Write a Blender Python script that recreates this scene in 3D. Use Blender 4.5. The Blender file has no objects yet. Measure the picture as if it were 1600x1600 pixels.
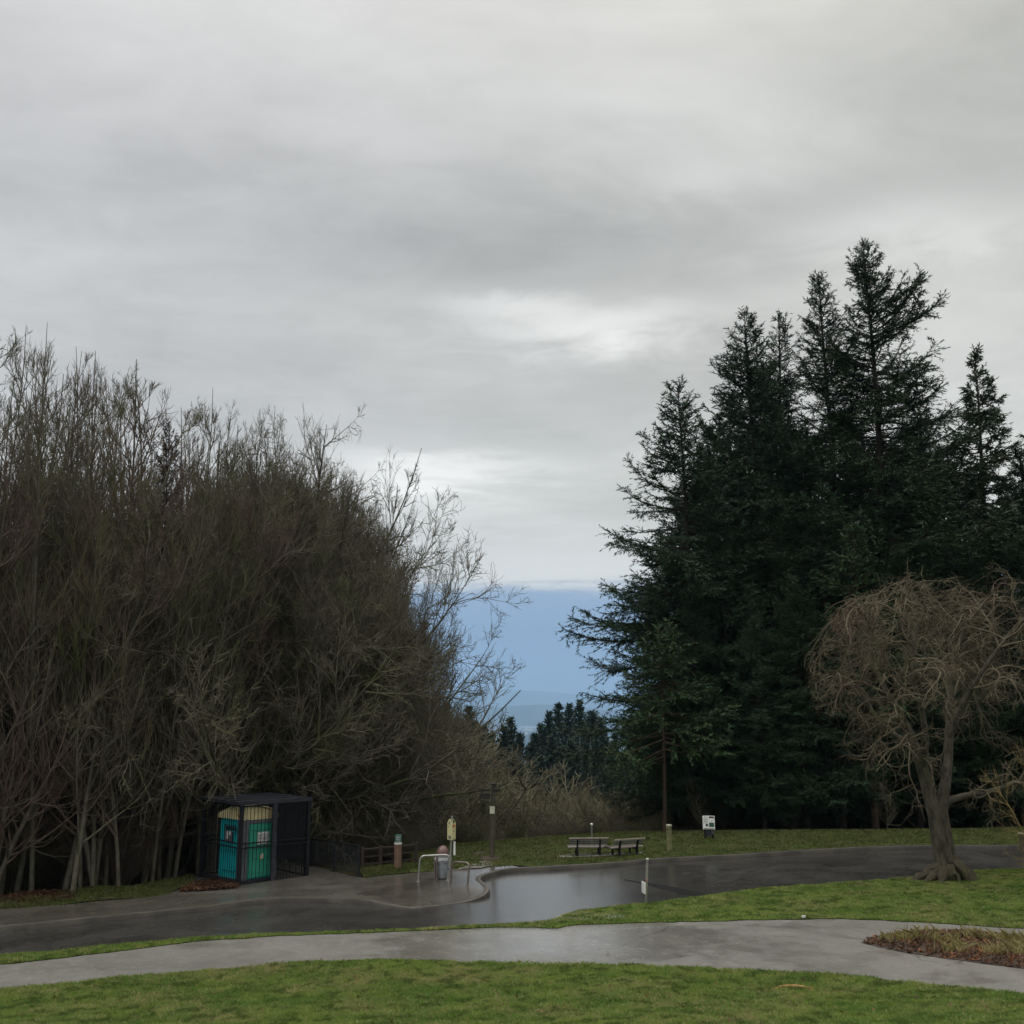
import bpy, bmesh, math, random
import numpy as np
from mathutils import Vector, Matrix
from mathutils.geometry import delaunay_2d_cdt
R = math.radians
rng = np.random.default_rng(11)
random.seed(5)
sc = bpy.context.scene
COL = sc.collection

# ------------------------------------------------------------------ camera model
CZ = 1.6
PITCH = math.atan(305/1600)
cp, sp = math.cos(PITCH), math.sin(PITCH)
def ray(px, py):
    u = (px-800)/1600; v = (800-py)/1600
    return np.array([u, cp - v*sp, sp + v*cp])
def at(px, py, Y):
    d = ray(px, py); t = Y/d[1]
    return Vector((d[0]*t, Y, CZ + d[2]*t))

# ------------------------------------------------------------------ terrain
PY = np.array([-400, -60, 0, 3, 6, 10, 13, 15.5, 17.8, 20.5, 24, 60, 90, 4000])
PZ = np.array([-1.0, -1.4, -1.6, -1.75, -2.3, -3.3, -4.0, -4.40, -4.62, -4.71, -4.75, -5.15, -6.2, -8.0])
K8 = .87
TY = np.arange(-400, 401, 0.5)
_t = np.interp(TY, PY, PZ)
k = np.ones(5)/5
for _ in range(2):
    _t = np.convolve(np.pad(_t, 2, mode='edge'), k, mode='valid')
def G0(x, y):
    x = np.asarray(x, float); y = np.asarray(y, float)
    return CZ + np.interp(y, TY, _t) + 0.035*np.clip(x, -60, 60)
def hit0(px, py, f=None):
    f = f or G0
    d = ray(px, py)
    ts = np.linspace(2, 160, 8000)
    X = d[0]*ts; Yv = d[1]*ts; Z = CZ + d[2]*ts
    dz = Z - f(X, Yv)
    i = np.argmax(dz < 0) if (dz < 0).any() else len(ts)-1
    a = ts[max(i-1, 0)]; b = ts[i]
    if i > 0 and dz[i-1] > 0 > dz[i]:
        t = a + (b-a)*dz[i-1]/(dz[i-1]-dz[i])
    else: t = b
    return np.array([d[0]*t, d[1]*t])
edge_px = [(-500,1452),(-300,1440),(0,1420),(150,1402),(300,1378),(400,1360),(500,1352),(570,1362),(640,1352),(700,1336),(800,1327),(900,1320),(1000,1314),(1200,1312),(1400,1312),(1600,1310),(1900,1305)]
EP = np.array([hit0(*p) for p in edge_px])
EP = EP[np.argsort(EP[:, 0])]
def Ye(x): return np.interp(x, EP[:, 0], EP[:, 1])
def edgeY(px):
    u = (px-800)/1600/.98; Y = 45.0
    for _ in range(40): Y = .5*Y+.5*float(Ye(u*Y))
    return Y
VAL = -225.0
def drop(s):
    s = np.maximum(s, 0)
    a = np.where(s < 6, 0.30*s*s/12, 0.90 + 0.30*(s-6))
    return a
def G(x, y):
    x = np.asarray(x, float); y = np.asarray(y, float)
    g = G0(x, y)
    s = y - Ye(x) - 0.6
    h = g - drop(s)
    return np.maximum(h, VAL + 6*np.sin(x/900)+5*np.cos(y/1300+x/2100))
def g1(x, y): return float(G(x, y))
def hit(px, py): return hit0(px, py)
def hitv(px, py, dz=0.0):
    p = hit0(px, py); return Vector((p[0], p[1], g1(p[0], p[1])+dz))

# ------------------------------------------------------------------ object helpers
def link(o, parent=None):
    COL.objects.link(o)
    if parent: o.parent = parent
    return o
def tag(o, label=None, cat=None, group=None, kind=None):
    if label: o['label'] = label
    if cat: o['category'] = cat
    if group: o['group'] = group
    if kind: o['kind'] = kind
    return o
def empty(name, loc, rz=0.0, label=None, cat=None, group=None):
    o = bpy.data.objects.new(name, None); o.location = loc; o.rotation_euler = (0, 0, rz)
    o.empty_display_size = 0.2
    link(o); tag(o, label, cat, group); return o
def npmesh(name, V, Q, mats, parent=None, smooth=True, midx=None, attr=None):
    V = np.asarray(V, np.float32); Q = np.asarray(Q, np.int32)
    me = bpy.data.meshes.new(name)
    n, kk = Q.shape
    me.vertices.add(len(V)); me.vertices.foreach_set('co', V.ravel())
    me.loops.add(n*kk); me.loops.foreach_set('vertex_index', Q.ravel())
    me.polygons.add(n)
    me.polygons.foreach_set('loop_start', np.arange(0, n*kk, kk, dtype=np.int32))
    me.polygons.foreach_set('loop_total', np.full(n, kk, np.int32))
    if smooth: me.polygons.foreach_set('use_smooth', np.ones(n, bool))
    for m in (mats if isinstance(mats, (list, tuple)) else [mats]): me.materials.append(m)
    if midx is not None: me.polygons.foreach_set('material_index', np.asarray(midx, np.int32))
    me.update(calc_edges=True)
    if attr is not None:
        a = me.attributes.new('tint', 'FLOAT', 'POINT'); a.data.foreach_set('value', np.asarray(attr, np.float32))
    o = bpy.data.objects.new(name, me)
    return link(o, parent)
def copy_tree(o, parent=None):
    c = o.copy(); COL.objects.link(c)
    if parent: c.parent = parent
    for ch in o.children: copy_tree(ch, c)
    return c

class MB:
    """collects simple solids into one mesh"""
    def __init__(s): s.bm = bmesh.new()
    def box(s, c, size, rot=None, bev=0.0):
        m = Matrix.Translation(Vector(c)) @ (rot.to_4x4() if rot else Matrix.Identity(4)) @ Matrix.Diagonal((*size, 1))
        g = bmesh.ops.create_cube(s.bm, size=1, matrix=m)
        if bev:
            ed = list({e for v in g['verts'] for e in v.link_edges})
            bmesh.ops.bevel(s.bm, geom=ed, offset=bev, segments=2, affect='EDGES', profile=0.6)
        return s
    def bar(s, a, b, w, d=None):
        a = Vector(a); b = Vector(b); t = (b-a); L = t.length
        q = t.to_track_quat('Z', 'X').to_matrix() if abs(t.normalized().z) < 0.999 else Matrix.Identity(3)
        return s.box((a+b)/2, (w, d or w, L), q)
    def tube(s, pts, r, n=10, caps=True):
        pts = [Vector(p) for p in pts]; rs = r if isinstance(r, (list, tuple)) else [r]*len(pts)
        rings = []; ref = None
        for i, p in enumerate(pts):
            t = (pts[min(i+1, len(pts)-1)]-pts[max(i-1, 0)]).normalized()
            if ref is None: ref = Vector((1, 0, 0)) if abs(t.x) < 0.9 else Vector((0, 1, 0))
            u = (ref - t*ref.dot(t)).normalized(); v = t.cross(u); ref = u
            rings.append([s.bm.verts.new(p + (u*math.cos(2*math.pi*k/n)+v*math.sin(2*math.pi*k/n))*rs[i]) for k in range(n)])
        for a, b in zip(rings, rings[1:]):
            for k in range(n): s.bm.faces.new((a[k], a[(k+1) % n], b[(k+1) % n], b[k]))
        if caps:
            s.bm.faces.new(rings[0][::-1]); s.bm.faces.new(rings[-1])
        return s
    def lathe(s, c, prof, n=28):
        c = Vector(c); rings = []
        for r, z in prof:
            rings.append([s.bm.verts.new(c+Vector((max(r, 1e-4)*math.cos(2*math.pi*k/n), max(r, 1e-4)*math.sin(2*math.pi*k/n), z))) for k in range(n)])
        for a, b in zip(rings, rings[1:]):
            for k in range(n): s.bm.faces.new((a[k], a[(k+1) % n], b[(k+1) % n], b[k]))
        s.bm.faces.new(rings[0][::-1]); s.bm.faces.new(rings[-1])
        return s
    def prism(s, poly, f, depth):
        """poly 2D points mapped by f(u,v,w) with w=0..depth"""
        a = [s.bm.verts.new(f(u, v, 0)) for u, v in poly]; b = [s.bm.verts.new(f(u, v, depth)) for u, v in poly]
        s.bm.faces.new(a); s.bm.faces.new(b[::-1]); n = len(a)
        for i in range(n): s.bm.faces.new((a[i], b[i], b[(i+1) % n], a[(i+1) % n]))
        return s
    def build(s, name, mat, parent=None, smooth=False):
        bmesh.ops.recalc_face_normals(s.bm, faces=s.bm.faces)
        me = bpy.data.meshes.new(name); s.bm.to_mesh(me); s.bm.free()
        me.materials.append(mat)
        if smooth:
            me.polygons.foreach_set('use_smooth', np.ones(len(me.polygons), bool))
            try: me.set_sharp_from_angle(angle=R(40))
            except Exception: pass
        return link(bpy.data.objects.new(name, me), parent)

# ------------------------------------------------------------------ materials
class NT:
    def __init__(s, nt): s.nt = nt; s.L = nt.links
    def n(s, t, **kw):
        nd = s.nt.nodes.new(t)
        for k_, v in kw.items():
            if k_.startswith('i_'):
                key = k_[2:]; key = int(key) if key.isdigit() else key.replace('_', ' ')
                if isinstance(v, bpy.types.NodeSocket): s.L.new(v, nd.inputs[key])
                else: nd.inputs[key].default_value = v
            else: setattr(nd, k_, v)
        return nd
    def m(s, op, a, b=None, c=None, clamp=False):
        nd = s.nt.nodes.new('ShaderNodeMath'); nd.operation = op; nd.use_clamp = clamp
        for i, v in enumerate((a, b, c)):
            if v is None: continue
            if isinstance(v, bpy.types.NodeSocket): s.L.new(v, nd.inputs[i])
            else: nd.inputs[i].default_value = v
        return nd.outputs[0]
    def ss(s, v, a, b):
        nd = s.nt.nodes.new('ShaderNodeMapRange'); nd.interpolation_type = 'SMOOTHSTEP'
        s.L.new(v, nd.inputs[0]); nd.inputs[1].default_value = a; nd.inputs[2].default_value = b
        return nd.outputs[0]
    def mix(s, f, a, b):
        nd = s.nt.nodes.new('ShaderNodeMix'); nd.data_type = 'RGBA'
        for i, v in ((0, f), (6, a), (7, b)):
            if isinstance(v, bpy.types.NodeSocket): s.L.new(v, nd.inputs[i])
            elif i == 0: nd.inputs[0].default_value = v
            else: nd.inputs[i].default_value = (*v, 1) if len(v) == 3 else v
        return nd.outputs[2]
    def noise(s, vec, scale, detail=4, rough=0.55, dist=0.0):
        nd = s.nt.nodes.new('ShaderNodeTexNoise'); s.L.new(vec, nd.inputs['Vector'])
        nd.inputs['Scale'].default_value = scale; nd.inputs['Detail'].default_value = detail
        nd.inputs['Roughness'].default_value = rough; nd.inputs['Distortion'].default_value = dist
        return nd.outputs[0]

def newmat(name):
    m = bpy.data.materials.new(name); m.use_nodes = True
    t = NT(m.node_tree); b = m.node_tree.nodes['Principled BSDF']
    return m, t, b
def pos(t): return t.n('ShaderNodeNewGeometry').outputs['Position']
def objc(t): return t.n('ShaderNodeTexCoord').outputs['Object']
def simple(name, c1, c2=None, scale=6, rough=0.6, metal=0.0, bump=0.0, bscale=40, spec=0.5, rvar=0.0):
    m, t, b = newmat(name)
    c2 = c2 or tuple(x*0.75 for x in c1)
    v = objc(t)
    f = t.ss(t.noise(v, scale, 5, 0.6), 0.35, 0.68)
    t.L.new(t.mix(f, c1, c2), b.inputs['Base Color'])
    b.inputs['Roughness'].default_value = rough; b.inputs['Metallic'].default_value = metal
    b.inputs['Specular IOR Level'].default_value = spec
    if bump:
        bp = t.n('ShaderNodeBump', i_Strength=bump, i_Distance=0.01); t.L.new(t.noise(v, bscale, 4), bp.inputs['Height'])
        t.L.new(bp.outputs[0], b.inputs['Normal'])
    return m

def asphalt(name, dark, light, wetr, dryr, wet_thr, seed, fine=90, brown=None, pool=None):
    m, t, b = newmat(name); v = pos(t); v0 = v
    mp = t.n('ShaderNodeMapping', i_Location=(seed*13.1, seed*7.7, 0)); t.L.new(v, mp.inputs[0]); v = mp.outputs[0]
    big = t.noise(v, 0.16, 5, 0.55, 0.6); mid = t.noise(v, 1.3, 5, 0.65); fn = t.noise(v, fine, 3, 0.7); mf = t.noise(v, 14, 4, 0.7)
    f = t.m('ADD', t.m('MULTIPLY', big, 0.5), t.m('MULTIPLY', mid, 0.5))
    c = t.mix(t.ss(f, 0.36, 0.62), dark, light)
    c = t.mix(t.m('MULTIPLY', t.ss(mf, 0.55, 0.75), 0.35), c, brown or tuple(x*1.5 for x in light))
    c = t.mix(t.m('MULTIPLY', t.ss(fn, 0.35, 0.7), 0.45), c, tuple(x*0.5 for x in dark))
    c = t.mix(t.m('MULTIPLY', t.ss(t.noise(v, 26, 3, .7), 0.52, 0.66), 0.45), c, tuple(x*0.55 for x in dark))
    c = t.mix(t.m('MULTIPLY', t.ss(t.noise(v, 4.5, 5, .75), 0.5, 0.7), 0.40), c, tuple(x*1.45 for x in light))
    c = t.mix(t.m('MULTIPLY', t.ss(t.noise(v, .55, 5, .7, .8), 0.52, 0.68), 0.35), c, tuple(x*0.62 for x in dark))
    # cracks
    vo = t.n('ShaderNodeTexVoronoi', feature='DISTANCE_TO_EDGE', i_Scale=0.28)
    dv = t.n('ShaderNodeVectorMath', operation='ADD'); t.L.new(v, dv.inputs[0])
    nz = t.n('ShaderNodeTexNoise', i_Scale=0.9, i_Detail=5.0); t.L.new(v, nz.inputs[0]); t.L.new(nz.outputs[1], dv.inputs[1])
    t.L.new(dv.outputs[0], vo.inputs[0])
    cr = t.m('MULTIPLY', t.m('LESS_THAN', vo.outputs[0], 0.006), t.ss(t.noise(v, 0.5, 3), 0.5, 0.62))
    c = t.mix(t.m('MULTIPLY', cr, 0.55), c, (0.015, 0.014, 0.012))
    t.L.new(c, b.inputs['Base Color'])
    w = t.ss(t.m('ADD', t.m('MULTIPLY', t.noise(v, 0.3, 6, 0.6, 1.2), 0.75), t.m('MULTIPLY', mid, 0.25)), wet_thr-0.09, wet_thr+0.09)
    for (px_, py_, sz) in (pool or []):
        q = hit0(px_, py_); dn = t.n('ShaderNodeVectorMath', operation='DISTANCE'); t.L.new(v0, dn.inputs[0]); dn.inputs[1].default_value = (q[0], q[1], g1(q[0], q[1]))
        dd = t.m('ADD', dn.outputs['Value'], t.m('MULTIPLY', t.m('SUBTRACT', mid, .5), sz*1.1))
        w = t.m('MAXIMUM', w, t.m('SUBTRACT', 1.0, t.ss(dd, sz*.45, sz)))
    rr = t.n('ShaderNodeMapRange'); t.L.new(w, rr.inputs[0]); rr.inputs[3].default_value = dryr; rr.inputs[4].default_value = wetr
    t.L.new(rr.outputs[0], b.inputs['Roughness'])
    t.L.new(t.m('ADD', .5, t.m('MULTIPLY', w, .5)), b.inputs['Specular IOR Level'])
    bs = t.m('SUBTRACT', 0.35, t.m('MULTIPLY', w, 0.32))
    bp = t.n('ShaderNodeBump', i_Distance=0.012); t.L.new(bs, bp.inputs['Strength'])
    t.L.new(t.m('ADD', fn, t.m('MULTIPLY', mf, 0.6)), bp.inputs['Height']); t.L.new(bp.outputs[0], b.inputs['Normal'])
    return m
M = {}
M['road'] = asphalt('road_asphalt', (0.026, 0.024, 0.021), (0.056, 0.053, 0.047), 0.25, 0.44, 0.45, 1, pool=[(840, 1405, 9), (700, 1432, 4), (930, 1375, 6)])
M['patch'] = simple('sealed_asphalt', (.006, .006, .006), (.010, .010, .009), 8, .55, spec=.15)
M['path'] = asphalt('path_asphalt', (0.130, 0.122, 0.106), (0.190, 0.178, 0.157), 0.24, 0.62, 0.57, 3, brown=(0.22, 0.205, 0.18), pool=[(690, 1473, 1.0), (760, 1470, 3.2), (1000, 1468, 2.6)])
M['walk'] = asphalt('walk_concrete', (0.055, 0.047, 0.038), (0.105, 0.095, 0.080), 0.22, 0.48, 0.45, 7, 60, brown=(0.13, 0.105, 0.08), pool=[(715, 1390, 4), (650, 1400, 2.5)])
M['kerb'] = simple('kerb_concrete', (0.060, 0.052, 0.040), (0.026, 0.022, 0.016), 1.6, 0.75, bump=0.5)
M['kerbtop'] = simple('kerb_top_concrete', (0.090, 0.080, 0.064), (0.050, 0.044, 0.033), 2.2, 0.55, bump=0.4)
M['pad'] = simple('pale_concrete', (0.22, 0.21, 0.18), (0.12, 0.105, 0.085), 1.5, 0.7, bump=0.4)

def ground_mat():
    m, t, b = newmat('ground_cover'); v = pos(t)
    n = t.noise(v, 1.2, 6, 0.65); n2 = t.noise(v, 9, 5, 0.7)
    c = t.mix(t.ss(n, 0.4, 0.62), (0.030, 0.022, 0.012), (0.035, 0.042, 0.012))
    c = t.mix(t.ss(n2, 0.5, 0.7), c, (0.055, 0.028, 0.014))
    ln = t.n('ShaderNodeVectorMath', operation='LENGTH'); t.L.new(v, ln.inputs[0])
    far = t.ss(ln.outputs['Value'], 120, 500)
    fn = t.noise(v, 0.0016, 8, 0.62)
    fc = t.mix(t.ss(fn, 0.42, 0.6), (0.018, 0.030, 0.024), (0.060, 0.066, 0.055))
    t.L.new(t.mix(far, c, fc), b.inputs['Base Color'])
    b.inputs['Roughness'].default_value = 0.95; b.inputs['Specular IOR Level'].default_value = 0.1
    bp = t.n('ShaderNodeBump', i_Strength=0.6, i_Distance=0.05); t.L.new(n2, bp.inputs['Height']); t.L.new(bp.outputs[0], b.inputs['Normal'])
    return m
M['ground'] = ground_mat()
def turf_mat(name, g1_, g2_, brown, bthr):
    m, t, b = newmat(name); v = pos(t)
    n = t.noise(v, 0.9, 6, 0.62, 0.4); n2 = t.noise(v, 14, 4, 0.7); n3 = t.noise(v, 70, 3, 0.7)
    c = t.mix(t.ss(n, 0.36, 0.64), g1_, g2_)
    c = t.mix(t.m('MULTIPLY', t.ss(n2, 0.4, 0.7), 0.6), c, tuple(x*0.5 for x in g1_))
    c = t.mix(t.m('MULTIPLY', t.ss(n3, 0.5, 0.75), 0.5), c, tuple(x*1.35 for x in g2_))
    nb = t.noise(v, 0.45, 6, 0.65)
    c = t.mix(t.ss(nb, bthr, bthr+0.14), c, brown)
    t.L.new(c, b.inputs['Base Color'])
    b.inputs['Roughness'].default_value = 0.85; b.inputs['Specular IOR Level'].default_value = 0.2
    bp = t.n('ShaderNodeBump', i_Strength=0.9, i_Distance=0.05); t.L.new(t.m('ADD', n3, n2), bp.inputs['Height']); t.L.new(bp.outputs[0], b.inputs['Normal'])
    return m
M['turf'] = turf_mat('lawn_turf', (0.100, 0.160, 0.026), (0.140, 0.200, 0.038), (0.15, 0.125, 0.055), 0.55)
M['farturf'] = turf_mat('thin_turf', (0.070, 0.098, 0.020), (0.092, 0.120, 0.028), (0.095, 0.080, 0.038), 0.54)
M['vergeturf'] = turf_mat('verge_turf', (0.060, 0.085, 0.018), (0.070, 0.095, 0.022), (0.050, 0.033, 0.018), 0.46)
def blade_mat(name, ca, cb, cc):
    m, t, b = newmat(name)
    a = t.n('ShaderNodeAttribute', attribute_name='tint').outputs['Fac']
    v = pos(t)
    n = t.noise(v, 1.1, 5, 0.6, 0.3)
    c = t.mix(t.ss(n, 0.38, 0.60), ca, cb)
    c = t.mix(t.ss(t.m('ADD', t.m('MULTIPLY', a, .35), t.noise(v, .7, 5, .7)), .70, .88), c, cc)
    c = t.mix(t.ss(a, 0.86, 1.0), c, cc)
    c2 = t.mix(t.m('MULTIPLY', t.ss(t.noise(v, 3.2, 4, .65, .5), .48, .62), 0.75), c, tuple(x*0.42 for x in ca))
    t.L.new(c2, b.inputs['Base Color'])
    b.inputs['Roughness'].default_value = 0.6; b.inputs['Specular IOR Level'].default_value = 0.3
    tr = t.n('ShaderNodeBsdfTranslucent'); t.L.new(c2, tr.inputs[0])
    mx = t.n('ShaderNodeMixShader', i_0=0.42); t.L.new(b.outputs[0], mx.inputs[1]); t.L.new(tr.outputs[0], mx.inputs[2])
    t.L.new(mx.outputs[0], m.node_tree.nodes['Material Output'].inputs[0])
    return m
M['blade'] = blade_mat('grass_blade', (0.150, 0.255, 0.046), (0.245, 0.330, 0.070), (0.42, 0.36, 0.17))
M['farblade'] = blade_mat('dull_grass_blade', (0.088, 0.118, 0.026), (0.122, 0.145, 0.038), (0.20, 0.17, 0.08))
M['bedblade'] = blade_mat('wilted_blade', (0.26, 0.22, 0.075), (0.34, 0.30, 0.12), (0.42, 0.36, 0.18))
M['leaf'] = blade_mat('dead_leaf', (0.085, 0.042, 0.026), (0.15, 0.085, 0.050), (0.28, 0.12, 0.05))
M['redleaf'] = blade_mat('rust_leaf', (0.060, 0.028, 0.016), (0.090, 0.044, 0.024), (0.13, 0.06, 0.025))
def bark(name, c1, c2, moss, mthr=0.5, scale=3.0):
    m, t, b = newmat(name); v = objc(t)
    mp = t.n('ShaderNodeMapping', i_Scale=(1, 1, 0.35)); t.L.new(v, mp.inputs[0])
    n = t.noise(mp.outputs[0], scale*3, 5, 0.7); n2 = t.noise(v, scale*0.35, 4, 0.6)
    c = t.mix(t.ss(n, 0.35, 0.68), c1, c2)
    c = t.mix(t.ss(n2, mthr, mthr+0.12), c, moss)
    t.L.new(c, b.inputs['Base Color']); b.inputs['Roughness'].default_value = 0.85; b.inputs['Specular IOR Level'].default_value = 0.2
    bp = t.n('ShaderNodeBump', i_Strength=0.9, i_Distance=0.03); t.L.new(n, bp.inputs['Height']); t.L.new(bp.outputs[0], b.inputs['Normal'])
    return m
M['alder'] = bark('alder_bark', (0.15, 0.136, 0.1), (0.08, 0.07, 0.048), (0.078, 0.082, 0.034), 0.62)
M['twig'] = bark('twig_bark', (0.15, 0.131, 0.092), (0.09, 0.078, 0.054), (0.105, 0.102, 0.052), 0.50, 1.0)
M['redtwig'] = bark('reddish_twig_bark', (0.15, 0.106, 0.084), (0.095, 0.066, 0.052), (0.11, 0.092, 0.055), 0.55, 1.0)
M['olivetwig'] = bark('olive_twig_bark', (0.135, 0.118, 0.068), (0.085, 0.074, 0.042), (0.088, 0.092, 0.038), 0.47, 0.8)
M['mossy'] = bark('mossy_bark', (.085, .078, .050), (.046, .042, .028), (.068, .082, .026), .50)
M['weep'] = bark('lichen_bark', (0.110, 0.096, 0.068), (0.040, 0.034, 0.024), (0.075, 0.080, 0.030), 0.52, 2.2)
M['weeptwig'] = bark('weeping_twig_bark', (0.165, 0.14, 0.088), (0.09, 0.07, 0.046), (0.1, 0.066, 0.05), 0.56, 0.9)
M['yellowtwig'] = bark('yellow_twig_bark', (0.30, 0.22, 0.09), (0.16, 0.12, 0.05), (0.15, 0.13, 0.05), 0.6, 0.9)
M['firbark'] = bark('fir_bark', (0.034, 0.027, 0.021), (0.018, 0.014, 0.011), (0.026, 0.028, 0.014), 0.56)
M['pinebark'] = bark('reddish_fir_bark', (0.075, 0.048, 0.034), (0.040, 0.027, 0.020), (0.040, 0.036, 0.020), 0.60)
def needle(name, c1, c2, brown, bthr):
    m, t, b = newmat(name); v = objc(t)
    n = t.noise(v, 0.55, 5, 0.6); n2 = t.noise(v, 5, 3, 0.6)
    c = t.mix(t.ss(n, 0.35, 0.65), c1, c2)
    c = t.mix(t.m('MULTIPLY', t.ss(n2, 0.45, 0.75), 0.5), c, tuple(x*1.7 for x in c2))
    c = t.mix(t.ss(t.noise(v, 0.9, 4, 0.6), bthr, bthr+0.15), c, brown)
    t.L.new(c, b.inputs['Base Color']); b.inputs['Roughness'].default_value = 0.6; b.inputs['Specular IOR Level'].default_value = 0.25
    return m
M['fir'] = needle('fir_needles', (0.018, 0.036, 0.014), (0.029, 0.056, 0.021), (0.048, 0.042, 0.017), 0.60)
M['fir2'] = needle('blue_fir_needles', (0.019, 0.041, 0.019), (0.031, 0.062, 0.028), (0.042, 0.044, 0.019), 0.66)
M['spruce'] = needle('bright_fir_needles', (0.027, 0.058, 0.019), (0.038, 0.074, 0.026), (0.05, 0.048, 0.022), 0.62)
M['cedar'] = needle('cedar_foliage', (0.035, 0.057, 0.0234), (0.0475, 0.069, 0.0286), (0.075, 0.06, 0.026), 0.54)
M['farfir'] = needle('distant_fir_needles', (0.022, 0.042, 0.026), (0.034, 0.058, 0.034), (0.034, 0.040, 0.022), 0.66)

M['black'] = simple('black_steel', (0.007, 0.008, 0.010), (0.014, 0.015, 0.018), 8, 0.65, spec=0.2)
M['roofsteel'] = simple('dark_roof_steel', (0.020, 0.021, 0.027), (0.036, 0.037, 0.046), 3, 0.5, spec=0.3)
M['screen'] = None
M['teal'] = simple('teal_plastic', (0.0, 0.34, 0.36), (0.0, 0.28, 0.31), 4, 0.45)
M['green'] = simple('green_plastic', (0.024, 0.30, 0.19), (0.018, 0.25, 0.16), 4, 0.45)
M['greyp'] = simple('grey_plastic', (0.12, 0.12, 0.135), (0.09, 0.09, 0.10), 6, 0.6)
M['cream'] = simple('cream_plastic', (0.66, 0.57, 0.32), (0.54, 0.45, 0.22), 5, 0.5)
M['rust'] = simple('orange_stain', (0.42, 0.19, 0.04), (0.22, 0.08, 0.02), 9, 0.6)
M['whitep'] = simple('white_paper', (0.60, 0.60, 0.58), (0.5, 0.5, 0.48), 20, 0.6)
M['ink'] = simple('dark_ink', (0.02, 0.02, 0.03), None, 10, 0.6)
M['galv'] = simple('galvanised_steel', (0.42, 0.44, 0.46), (0.30, 0.32, 0.33), 7, 0.42, metal=0.55)
M['steel'] = simple('worn_steel', (0.46, 0.45, 0.42), (0.33, 0.32, 0.29), 9, 0.36, metal=0.8)
M['steel2'] = simple('stained_steel', (0.24, 0.20, 0.18), (0.17, 0.14, 0.12), 9, 0.4, metal=0.6)
M['lid'] = simple('brown_plastic', (0.155, 0.085, 0.072), (0.115, 0.062, 0.052), 5, 0.38)
M['bag'] = simple('white_liner', (0.55, 0.58, 0.60), (0.4, 0.43, 0.46), 12, 0.5)
M['yellow'] = simple('pale_yellow_panel', (0.62, 0.58, 0.30), (0.54, 0.50, 0.26), 6, 0.45)
M['redsq'] = simple('orange_red_print', (0.62, 0.09, 0.02), None, 10, 0.5)
M['greyprint'] = simple('grey_print', (0.20, 0.21, 0.17), None, 10, 0.5)
M['signgreen'] = simple('dark_green_paint', (0.012, 0.075, 0.045), (0.01, 0.055, 0.035), 10, 0.45)
M['whitepaint'] = simple('white_paint', (0.72, 0.72, 0.68), (0.6, 0.6, 0.56), 10, 0.5)
M['postwood'] = simple('brown_post_wood', (0.175, 0.100, 0.068), (0.115, 0.066, 0.044), 5, 0.7, bump=0.5)
M['oldwood'] = simple('weathered_wood', (0.080, 0.068, 0.044), (0.045, 0.038, 0.025), 5, 0.8, bump=0.6)
M['darkwood'] = simple('dark_sign_wood', (0.009, 0.007, 0.006), (0.014, 0.011, 0.009), 7, 0.7)
M['railwood'] = simple('reddish_rail_wood', (0.034, 0.020, 0.015), (0.022, 0.014, 0.011), 6, 0.8)
M['benchwood'] = simple('bench_wood', (0.085, 0.062, 0.048), (0.050, 0.036, 0.028), 8, 0.55)
M['benchgrey'] = simple('bench_grey_wood', (0.110, 0.104, 0.108), (0.075, 0.070, 0.072), 8, 0.6)
M['benchtop'] = simple('pale_bench_edge', (0.22, 0.165, 0.135), (0.30, 0.28, 0.25), 8, 0.4)
M['mosspost'] = simple('mossy_post_wood', (0.200, 0.200, 0.085), (0.110, 0.100, 0.045), 7, 0.8, bump=0.5)
M['plate'] = simple('pale_plate', (0.52, 0.53, 0.40), (0.44, 0.45, 0.33), 8, 0.5)
M['stick'] = simple('orange_stick_bark', (0.46, 0.22, 0.075), (0.32, 0.15, 0.05), 12, 0.7)
M['dirt'] = simple('bare_dirt', (0.060, 0.040, 0.026), (0.035, 0.024, 0.016), 8, 0.9, bump=0.8, bscale=25)
M['hillnear'] = None

# ------------------------------------------------------------------ geometry: tubes and growth
def norm(v): return v/np.maximum(np.linalg.norm(v, axis=-1, keepdims=True), 1e-9)
def tubes(P, Rr, k):
    """P (N,n,3) R (N,n) -> verts, quads"""
    N, n, _ = P.shape
    T = np.empty_like(P); T[:, 1:-1] = P[:, 2:]-P[:, :-2]; T[:, 0] = P[:, 1]-P[:, 0]; T[:, -1] = P[:, -1]-P[:, -2]
    T = norm(T)
    ref = norm(np.cross(T[:, 0], norm(np.array([0.31, 0.52, 0.22])[None]+0*T[:, 0])))[:, None, :]
    U = norm(ref - T*(ref*T).sum(-1, keepdims=True)); W = np.cross(T, U)
    a = np.arange(k)*2*np.pi/k
    V = P[:, :, None, :] + Rr[:, :, None, None]*(U[:, :, None, :]*np.cos(a)[None, None, :, None] + W[:, :, None, :]*np.sin(a)[None, None, :, None])
    idx = np.arange(N*n*k).reshape(N, n, k)
    nx = np.roll(idx, -1, axis=2)
    Q = np.stack([idx[:, :-1], nx[:, :-1], nx[:, 1:], idx[:, 1:]], -1).reshape(-1, 4)
    return V.reshape(-1, 3), Q
class Acc:
    def __init__(s): s.V = []; s.Q = []; s.n = 0
    def add(s, V, Q): s.V.append(V); s.Q.append(Q+s.n); s.n += len(V)
    def tub(s, P, Rr, k): s.add(*tubes(P, Rr, k))
    def get(s): return np.concatenate(s.V), np.concatenate(s.Q)
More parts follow.
